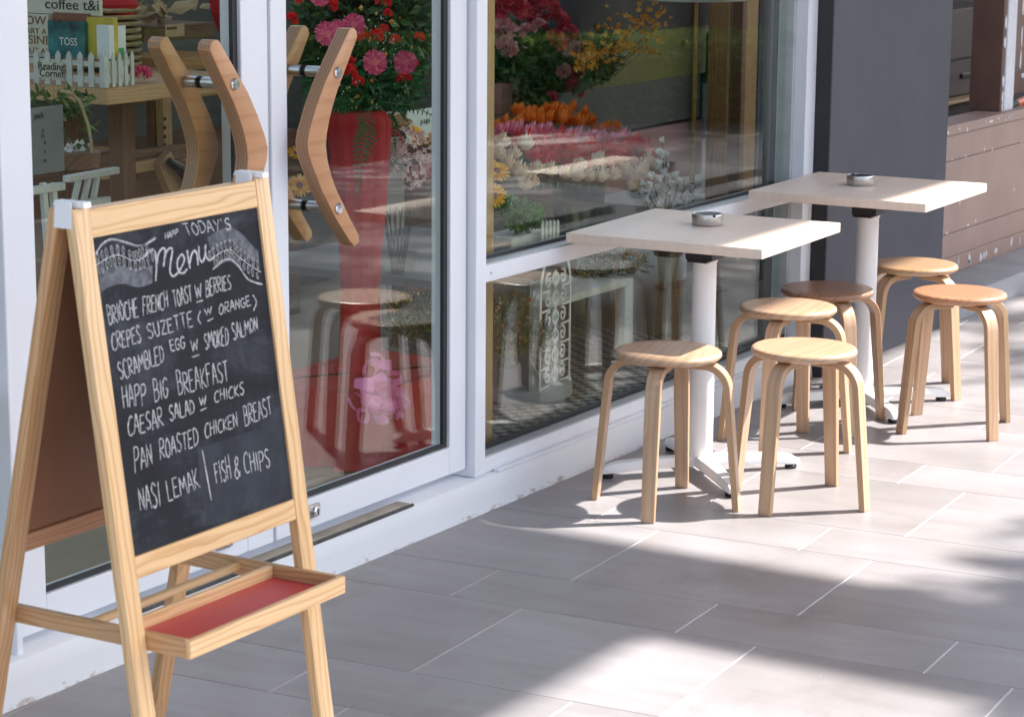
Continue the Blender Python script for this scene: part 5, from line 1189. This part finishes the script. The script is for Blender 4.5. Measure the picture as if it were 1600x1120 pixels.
for (u, v) in ((783, 218), (776, 236), (790, 252), (803, 238), (820, 223), (806, 264), (818, 268), (838, 260), (857, 262), (880, 268), (899, 272), (916, 272), (905, 254), (930, 246), (938, 274), (958, 270), (975, 262), (992, 272), (1000, 266), (1012, 252), (1022, 262), (984, 288), (815, 284), (828, 280)): put_rose('rose_cream', u, v, 4.14+rnd.uniform(-.03, .03), rnd.uniform(11.5, 14))
c = at(900, 250, 4.40)
leafy('rose_leaves', 'leaf', RB, c+Vector((.02, .04, -.02)), (.26, .12, .05), 900, .05, .014, surf=.2)
m = MB()
for i in range(18):
    p = at(800+i*12, 284+rnd.uniform(-3, 3), 4.12); m.card(p, Vector((rnd.uniform(-.3, .3), 0, -1)).normalized(), Vector((1, 0, 0)), .03, .003)
m.build('sepal_tips', 'leaf_bright', RB, smooth=False, kind='stuff')
m = MB(); pv = at(908, 330, 4.35); m.lathe([(.10, 0), (.10, .005), (.09, .012), (.10, .16), (.115, .21)], (pv.x, 4.36, at(900, 350, 4.35).z), 36); m.build('bouquet_vase', 'charcoal', RB)
PT = thing('window_table', 'dark low table carrying the rose bouquet inside the display window', 'table', (pv.x, 4.4, .097))
m = MB(); zt_ = at(900, 352, 4.35).z; m.box((6.35, 4.05, zt_-.03), (8.3, 4.85, zt_-.001)); m.build('table_top', 'grey_block', PT, bevel=.003)
for (x, y) in ((6.40, 4.12), (8.22, 4.12), (6.40, 4.78), (8.22, 4.78)):
    m = MB(); m.box((x, y, .0925 if y > 4.75 else .0965), (x+.04, y+.04, zt_-.031), long=2); m.build('leg', 'grey_block', PT, bevel=.002)
# peonies and their foliage in a glass cylinder
PE = thing('peony_arrangement', 'tall arrangement of red and pink peonies over dark leaves, by the wooden post', 'bouquet', tuple(at(810, 190, 4.8)))
leafy('foliage', 'leaf', PE, at(820, 100, 4.9), (.22, .14, .15), 2600, .05, .014, surf=.15)
leafy('foliage', 'leaf_olive', PE, at(830, 130, 4.85), (.16, .10, .10), 500, .04, .012, surf=.4)
pr0 = ruffle(1.0, 90); po = pr0.build('peony', 'peony_pink', PE, smooth=False, local=True); po2 = ruffle(1.0, 90).build('peony', 'peony_rose', PE, smooth=False, local=True)
fp_, fr_ = True, True
for (mat, u, v, R) in (('p', 784, 52, 24), ('p', 790, 76, 18), ('p', 903, 86, 20), ('p', 880, 112, 12), ('r', 868, 66, 18), ('r', 898, 140, 15), ('r', 800, 18, 26), ('r', 850, 22, 26), ('r', 828, 10, 26), ('r', 780, 12, 22), ('r', 872, 34, 18), ('r', 888, 52, 14), ('p', 842, 42, 12), ('r', 862, 152, 9), ('r', 900, 112, 12), ('p', 822, 50, 12), ('r', 775, -12, 20), ('r', 835, -14, 26)):
    y = 4.72+rnd.uniform(-.03, .03); p = at(u, v, y); s = R*(p-CAMP).length/FPX
    if mat == 'p': o = po if fp_ else po.copy(); new = not fp_; fp_ = False
    else: o = po2 if fr_ else po2.copy(); new = not fr_; fr_ = False
    if new: COL.objects.link(o)
    o.location = p-wloc(PE); o.scale = (s, s, s); o.rotation_euler = (rnd.uniform(0, 1.2), rnd.uniform(-.6, .6), rnd.random()*6)
p = at(803, 185, 4.75); zc = at(803, 120, 4.75).z
m = MB(); m.lathe([(.045, 0), (.046, .01), (.046, zc-p.z)], tuple(p), 28); m.build('glass_cylinder', 'glass', PE)
block('plinth_box', 'dark brown display box under the peony arrangement', 'display box', at(770, 190, 4.7).x, 4.7, .097, at(905, 190, 4.7).x, 5.1, p.z-.002, 'dark_wood')
m = MB(); a_ = at(772, 185, 4.9); b_ = at(792, 135, 4.9); m.lathe([(.05, 0), (.055, .05), (.05, b_.z-a_.z)], (a_.x+.03, 4.9, p.z), 22); tag(m.build('terracotta_vase', 'salmon_block'), 'terracotta vase left of the glass cylinder', 'vase')
# alstroemeria
AL = thing('orange_lily_spray', 'loose spray of orange and yellow lilies left of the brass lamp', 'flowers', tuple(at(960, 130, 4.66)))
m = MB()
for _ in range(230):
    f = rnd.random(); u = 905+f*130+rnd.gauss(0, 8); v = (104-f*72)+rnd.gauss(0, 26)
    if v > 112-f*30: v = 112-f*30-rnd.random()*22
    c = at(u, v, 4.62+rnd.uniform(-.06, .06)); nn = ((CAMP-c).normalized()+rv()*.9).normalized(); t1 = nn.orthogonal().normalized(); t2 = nn.cross(t1); s = rnd.uniform(.011, .019)
    for q in range(5): a = 2*PI*q/5; d = (t1*math.cos(a)+t2*math.sin(a)+nn*.5).normalized(); m.card(c, d, d.cross(nn).normalized(), s, s*.26)
m.build('lily_blossoms', 'alstro', AL, smooth=False, kind='stuff')
m = MB()
for _ in range(24):
    u = 905+rnd.random()*125; v = 30+rnd.random()*50; m.tube([at(895, 150, 4.66), at((895+u)/2+5, (150+v)/2+8, 4.64), at(u, v, 4.62)], .0018, 5)
m.build('stems', 'leaf', AL, kind='stuff')
leafy('foliage', 'leaf_olive', AL, at(935, 90, 4.68), (.14, .08, .10), 420, .05, .009, surf=.2)
# cotton
CT_ = thing('cotton_branches', 'white cotton balls on twigs right of the rose bouquet', 'dried flowers', tuple(at(1040, 320, 3.95)))
cot = MB()
for (dx, dy, dz) in ((0, 0, 0), (.5, .2, .1), (-.4, .3, .2), (.1, -.5, .1), (.1, .2, .55)): cot.lathe([(.001, -.6), (.42, -.42), (.6, 0), (.42, .42), (.001, .6)], (dx, dy, dz), 10)
cots = None
CL = [(1035, 219), (1036, 240), (1041, 240), (1030, 254), (1041, 256), (1030, 238), (1038, 268), (1026, 262), (1018, 275), (1030, 278), (1044, 276), (1056, 272), (1062, 281), (1057, 290), (1048, 285), (1026, 292), (1040, 294), (1012, 300), (1022, 306), (1002, 300), (1010, 312), (1036, 306), (1048, 302), (1066, 294), (1074, 288), (1082, 294), (1090, 288), (1095, 298), (1090, 308), (1080, 306), (1070, 310), (1058, 312), (1046, 318), (1030, 318), (1016, 322), (1062, 320), (1078, 318), (1100, 316), (1004, 286), (1016, 288)]
for (u, v) in CL:
    y = 4.0+rnd.uniform(-.05, .05); p = at(u, v, y); s = rnd.uniform(5.0, 7.2)*(p-CAMP).length/FPX
    if cots is None: cots = o = cot.build('cotton_boll', 'cotton', CT_, sharp=80, local=True)
    else: o = cots.copy(); COL.objects.link(o)
    o.location = p-wloc(CT_); o.scale = (s, s, s); o.rotation_euler = (rnd.random()*3, rnd.random()*3, rnd.random()*3)
m = MB()
for (u, v) in CL[::2]: m.tube([at(1040, 345, 4.02), at((1040+u)/2, (345+v)/2+4, 4.03), at(u, v, 4.03)], .0022, 5)
m.build('twigs', 'bark', CT_, kind='stuff')
m = MB(); p = at(1045, 340, 4.02); m.lathe([(.05, -.14), (.055, -.13), (.06, 0)], tuple(p), 24); m.build('cotton_vase', 'charcoal', CT_)
# colour block cabinet, lamp, wood door, curtain
CB = thing('colour_cabinet', 'cabinet of olive, grey, salmon, teal and blue panels behind the display window', 'cabinet', tuple(at(1050, 280, 4.8)))
for (mt, u0, v0, u1, v1) in (('olive_block', 905, 50, 1104, 128), ('grey_block', 868, 129.5, 1094, 202), ('salmon_block', 900, 203.5, 1098, 292), ('teal_block', 1105.5, 51, 1132, 128), ('blue_block', 1095.5, 129.5, 1131, 215), ('charcoal', 905, -40, 1132, 48.5)):
    a_ = at(u0, v1, 4.8); b_ = at(u1, v0, 4.8); m = MB(); m.box((a_.x, 4.8, (a_.z+at(u1, v1, 4.8).z)/2), (b_.x, 5.0, (b_.z+at(u0, v0, 4.8).z)/2)); m.build('panel', mt, CB, bevel=.003)
p = at(1068, 68, 4.795); m = MB(); m.lathe([(.014, 0), (.016, .012), (0, .018)], tuple(p), 14, axis=(0, -1, 0)); m.build('knob', 'brass', CB)
lp = thing('floor_lamp', 'slim brass floor lamp standing before the coloured cabinet', 'floor lamp', (at(1080, 290, 4.4).x, 4.4, .093))
x_ = at(1083, 200, 4.4).x; m = MB(); m.lathe([(.14, 0), (.14, .015), (.03, .03), (.012, .05)], (x_, 4.4, .0925), 32); m.build('lamp_base', 'brass', lp)
for z0_, z1_, r_ in ((.14, .75, .011), (.7505, 1.05, .010), (1.0505, 1.36, .009)):
    m = MB(); m.lathe([(r_, z0_), (r_, z1_-.012), (r_*1.25, z1_-.010), (r_*1.25, z1_)], (x_, 4.4, 0), 18); m.build('lamp_pole', 'brass', lp)
zs = at(1085, 0, 4.4).z; m = MB(); m.lathe([(.001, zs), (.20, zs-.001), (.15, zs+.22), (.148, zs+.22)], (x_, 4.4, 0), 40); m.build('lamp_shade', 'cream_paper', lp)
a_ = at(1133, 300, 4.6); b_ = at(1186, 0, 4.6); m = MB(); m.box((a_.x, 4.6, .0925), (b_.x, 4.7, 2.4), long=2); tag(m.build('timber_screen', 'amber_wood', bevel=.003), 'tall amber timber panel right of the coloured cabinet', 'panel')
b_ = at(1152, 0, 4.59); m = MB(); m.box((a_.x+.01, 4.54, .0925), (b_.x, 4.59, 2.4), long=2); tag(m.build('timber_batten', 'dark_wood', bevel=.003), 'dark timber batten against the amber panel', 'batten')
def curtain(lab, u0, u1, y, mat):
    x0 = at(u0, 200, y).x; x1 = at(u1, 200, y).x; m = MB(); n_ = 24
    for i in range(n_+1):
        x = x0+(x1-x0)*i/n_; dy = .012*math.sin(i*1.3)
        for z in (.11, 1.2, 2.4): m.v.append(Vector((x, y+dy, z)))
        for z in (2.4, 1.2, .11): m.v.append(Vector((x, y+dy+.006, z)))
    for i in range(n_):
        for k in range(6): m.face([i*6+k, i*6+(k+1) % 6, (i+1)*6+(k+1) % 6, (i+1)*6+k])
    tag(m.build('curtain', mat, sharp=80), lab, 'curtain')
curtain('narrow pale grey curtain strip beside the amber timber panel', 1188, 1200, 4.2, 'curtain')
curtain('pale grey curtain at the right end of the display window', 1204, 1226, 4.0, 'curtain')
a_ = at(1187, 300, 4.72); m = MB(); m.box((a_.x, 4.72, .0925), (a_.x+1.2, 4.80, 2.4)); tag(m.build('navy_panel', 'navy_cover', bevel=.003), 'dark navy wall panel behind the curtains', 'panel')
# planter left below roses
pn = thing('picket_planter', 'bright green trailing plant in a small white picket planter behind the transom', 'planter', tuple(at(812, 372, 3.85)))
leafy('leaves', 'leaf_bright', pn, at(818, 340, 3.85), (.085, .05, .040), 700, .022, .009, surf=.15)
leafy('leaves', 'leaf_bright', pn, at(800, 325, 3.88), (.06, .05, .03), 200, .022, .009, surf=.15)
for i, u in enumerate((846, 852, 858, 864, 870)):
    q0 = at(u, 385, 3.80); q1 = at(u+4.2, 343, 3.80); m = MB(); w = q1.x-q0.x; h = q1.z-q0.z; m.prism([(0, 0), (w, 0), (w, h*.9), (w/2, h), (0, h*.9)], (q0.x, 3.80, q0.z), (1, 0, 0), (0, 0, 1), (0, 1, 0), .005); m.build('picket', 'white_wood', pn, smooth=False)
q0 = at(800, 388, 3.83); q1 = at(846, 352, 3.83); m = MB(); m.box((q0.x, 3.83, q0.z), (q1.x+.05, 3.95, q1.z-.02)); m.build('planter_box', 'white_wood', pn, bevel=.003)
sh = thing('window_shelf', 'low pale shelf unit behind the near table pole in the lower window pane', 'shelf', tuple(at(930, 600, 3.95)))
q0 = at(860, 468, 3.86); q1 = at(990, 440, 3.86); m = MB(); m.box((q0.x, 3.86, q0.z-.03), (q1.x, 4.10, q0.z-.004)); m.build('shelf_top', 'white_wood', sh, bevel=.002)
for u in (985,):
    q = at(u-8, 470, 3.86); q2 = at(u+5, 470, 3.86); m = MB(); m.box((q.x, 3.86, .0965), (q2.x-.001, 3.90, q0.z-.031), long=2); m.build('shelf_leg', 'white_wood', sh, bevel=.002)
m = MB(); m.box((q0.x+.02, 4.06, .0965), (q0.x+.06, 4.10, q0.z-.031), long=2); m.build('shelf_leg', 'white_wood', sh, bevel=.002)
# white filigree lantern panel
PXX, PYY = 6.475, 3.792
fg = thing('filigree_panel', 'white arched filigree lantern panel standing on the patterned floor', 'ornament', (PXX, PYY, .097))
dirv = Vector((6.743-6.475, 3.828-3.792, 0)); FW = dirv.length*.92; dirv.normalize(); nrm = Vector((dirv.y, -dirv.x, 0)); FHt = .485
def P3(x, z, o=0): return Vector((PXX, PYY, .0975))+dirv*x+Vector((0, 0, z))+nrm*o
def strip(m, pts, w, closed=False):
    S_ = spline(pts, 5); n_ = len(S_); b0 = len(m.v)
    for i, p in enumerate(S_):
        d = (S_[min(i+1, n_-1)]-S_[max(i-1, 0)]); d = d.normalized() if d.length > 1e-9 else Vector((1, 0)); q = Vector((-d.y, d.x))*w/2
        for sg in (-1, 1):
            e = p+q*sg; m.v += [P3(e.x, e.y, 0), P3(e.x, e.y, .004)]
    for i in range(n_-1):
        a = b0+4*i
        m.face([a, a+2, a+6, a+4]); m.face([a+1, a+5, a+7, a+3]); m.face([a, a+4, a+5, a+1]); m.face([a+2, a+3, a+7, a+6])
m = MB(); ar = FW/2
arch = [(0, 0), (0, FHt-ar*1.05)]+[(ar-ar*math.cos(PI*k/8), FHt-ar*1.05+ar*1.05*math.sin(PI*k/8)) for k in range(1, 8)]+[(FW, FHt-ar*1.05), (FW, 0)]
strip(m, [(0, 0), (0, FHt*.4), (0, FHt-ar*1.05)], .010); strip(m, [(FW, 0), (FW, FHt*.4), (FW, FHt-ar*1.05)], .010)
strip(m, [(ar-ar*math.cos(PI*k/10), FHt-ar*1.05+ar*1.05*math.sin(PI*k/10)) for k in range(11)], .010)
m.build('arch_frame', 'lace_white', fg, smooth=False)
m = MB()
m.hexa([P3(-.005, 0, -.006), P3(FW+.005, 0, -.006), P3(FW+.005, .042, -.006), P3(-.005, .042, -.006), P3(-.005, 0, .008), P3(FW+.005, 0, .008), P3(FW+.005, .042, .008), P3(-.005, .042, .008)]); m.build('foot_board', 'lace_white', fg, bevel=.001)
m = MB()
rows = 6; ch = (FHt-.05-ar*.5)/rows
for r_ in range(rows):
    z0_ = .045+r_*ch
    for sg in (0, 1):
        f = (lambda x: x) if sg == 0 else (lambda x: FW-x)
        c_x, c_z, R_ = FW*.26, z0_+ch*.5, min(FW*.22, ch*.42)
        strip(m, [(f(c_x+R_*(1-k/13)*math.cos(1.1+k*.75)), c_z+R_*(1-k/13)*math.sin(1.1+k*.75)) for k in range(12)], .0065)
        strip(m, [(f(FW*.5), z0_+ch*.1), (f(FW*.40), z0_+ch*.5), (f(FW*.5), z0_+ch*.95)], .0065)
        strip(m, [(f(0), z0_+ch*.05), (f(FW*.1), z0_), (f(FW*.3), z0_+ch*.02)], .006)
    strip(m, [(FW*.5, z0_), (FW*.5, z0_+ch*.5), (FW*.5, z0_+ch)], .005)
m.build('scrollwork', 'lace_white', fg, smooth=False)
m = MB(); m.box((PXX-.03, PYY+.02, .0965), (PXX-.012, PYY+.16, .5)); m.build('side_panel', 'card_grey', fg, smooth=False)
# white round stand and tall glass vases
rs = thing('round_tray', 'round white tray stand low at the left of the lower window pane', 'tray stand', tuple(at(800, 640, 4.0)))
p = atz(800, 610, .12); m = MB(); m.lathe([(.16, 0), (.17, .01), (.17, .04), (.16, .045), (0, .045)], (p.x+.05, p.y, .0965), 48); m.build('tray_body', 'curtain', rs)
m = MB()
for k in range(9):
    a = 2*PI*k/9; m.tube([(p.x+.05+.12*math.cos(a), p.y+.12*math.sin(a), .1415), (p.x+.05+.12*math.cos(a+.4), p.y+.12*math.sin(a+.4), .22), (p.x+.05+.10*math.cos(a+.8), p.y+.1*math.sin(a+.8), .33)], .002, 5)
m.build('wire_twigs', 'white_bud', rs, kind='stuff')
for lab, u, y in (('tall clear glass vase just left of the near table pole', 1042, 3.98), ('tall clear glass vase behind the filigree panel', 905, 4.25)):
    t = thing('glass_vase', lab, 'vase', (at(u, 500, y).x, y, .097), 'tall clear glass vases'); m = MB(); m.lathe([(.05, .097), (.052, .11), (.04, .2), (.03, .3), (.045, .42), (.062, .58)], (at(u, 500, y).x, y, 0), 32); m.build('vase_glass', 'glass', t)
    m = MB(); m.lathe([(.046, .099), (.048, .112), (.037, .2), (.0272, .3), (.042, .42), (.059, .58)], (at(u, 500, y).x, y, 0), 32); m.build('vase_inner_wall', 'glass', t)

# ================================================================== THE STREET SIDE (seen only mirrored in the glass)
hd0 = Vector((11.6, -6.2, 0)); hd1 = Vector((17.0, .35, 0))
hg = thing('clipped_hedge', 'low leafy green hedge along the walkway, mirrored in the shop glass', 'hedge', (14, -3, 0))
m = MB(); dh = (hd1-hd0); L_ = dh.length; dh.normalize(); nh = Vector((-dh.y, dh.x, 0))
for _ in range(26000):
    s = rnd.random()*L_; w = rnd.uniform(-.45, .45); z = rnd.random(); top = .56+.05*noise.noise((s*1.3, w, 0))
    if rnd.random() < .45: z = top*(.93+.1*rnd.random())
    else: z *= top; w = math.copysign(.45+rnd.uniform(-.08, .04), w)
    p = hd0+dh*s+nh*w+Vector((0, 0, z)); d = (rv()+Vector((0, 0, .5))).normalized(); m.card(p, d, d.cross(rv()).normalized(), rnd.uniform(.05, .09), rnd.uniform(.012, .022))
m.build('hedge_leaves', 'hedge_leaf', hg, smooth=False, kind='stuff')
m = MB(); m.hexa([hd0-nh*.36, hd1-nh*.36, hd1+nh*.36, hd0+nh*.36, hd0-nh*.36+Vector((0, 0, .46)), hd1-nh*.36+Vector((0, 0, .46)), hd1+nh*.36+Vector((0, 0, .46)), hd0+nh*.36+Vector((0, 0, .46))]); m.build('hedge_core', 'leaf', hg, smooth=False)
bwl = thing('reflection_wall', 'dark brick red boundary wall behind the low hedge, mirrored at the top of the shop glass', 'wall', (16, -6, 0))  # added wall, its dark face turned to the glass to darken the reflection
w0 = hd0-nh*3.2-dh*9; w1 = hd1-nh*3.2+dh*14; m = MB(); m.hexa([w0-nh*.2, w1-nh*.2, w1, w0, w0-nh*.2+Vector((0, 0, 1.7)), w1-nh*.2+Vector((0, 0, 1.7)), w1+Vector((0, 0, 1.7)), w0+Vector((0, 0, 1.7))]); m.build('wall_face', 'brick_red', bwl, smooth=False)
m = MB(); m.hexa([w0-nh*.26+Vector((0, 0, 1.701)), w1-nh*.26+Vector((0, 0, 1.701)), w1+nh*.06+Vector((0, 0, 1.701)), w0+nh*.06+Vector((0, 0, 1.701)), w0-nh*.26+Vector((0, 0, 1.78)), w1-nh*.26+Vector((0, 0, 1.78)), w1+nh*.06+Vector((0, 0, 1.78)), w0+nh*.06+Vector((0, 0, 1.78))]); m.build('coping', 'concrete', bwl, smooth=False)
tr_ = thing('street_tree', 'spreading street tree whose leaves dapple the tiled walkway', 'tree', (12.5, -8.0, 0))
m = MB(); base = Vector((12.5, -8.0, 0)); m.tube([base, base+Vector((-.1, .2, 2)), base+Vector((-.1, .6, 4)), base+Vector((0, 1.0, 5.2))], [.26, .20, .17, .14], 14); m.build('trunk', 'bark', tr_)
CLUMPS = [(10.3, -3.05, 6.8, .5, 300), (10.3, -2.62, 7.0, .42, 280), (10.8, -2.62, 7.1, .4, 120), (9.3, -3.0, 7.0, .34, 160), (10.6, -3.05, 7.1, .5, 300), (11.4, -3.3, 7.0, .8, 450), (13.2, -1.9, 7.0, .75, 260), (14.2, -1.6, 7.2, .8, 300), (12.5, -4.6, 7.6, 1.4, 900), (11.8, -6.5, 7.8, 1.6, 900), (13.6, -7, 7.4, 1.6, 900), (15, -3.6, 7.4, 1.2, 600), (13.0, -2.6, 7.5, .5, 120), (10.4, -4.6, 7.2, .8, 360)]
for i in range(9):
    for j in range(5):
        x = 10.95+i*1.2+rnd.uniform(-.3, .3); y = -3.95-j*1.15+rnd.uniform(-.3, .3); z = 7.0+rnd.uniform(-.3, .5)
        CLUMPS.append((x, y, z, rnd.uniform(.62, .85), 460))
for i in range(7): CLUMPS.append((13.3+i*.95, -2.75+rnd.uniform(-.2, .2), 7.0+rnd.uniform(-.2, .3), .6, 300))
m = MB(); hub = base+Vector((0, 1.0, 5.2))
for (x, y, z, r, n_) in CLUMPS: m.tube([hub, hub.lerp(Vector((x, y, z)), .5)+Vector((0, 0, .35)), Vector((x, y, z))], [.11, .06, .02], 8)
m.build('limbs', 'bark', tr_)
m = MB()
for (x, y, z, r, n_) in CLUMPS:
    for _ in range(n_):
        d = rv(); p = Vector((x, y, z))+Vector((d.x*r, d.y*r, d.z*r*.5))*rnd.random()**.5; e = rv(); m.card(p, e, e.cross(rv()).normalized(), rnd.uniform(.12, .22), rnd.uniform(.04, .07))
m.build('crown', 'hedge_leaf', tr_, smooth=False, kind='stuff')
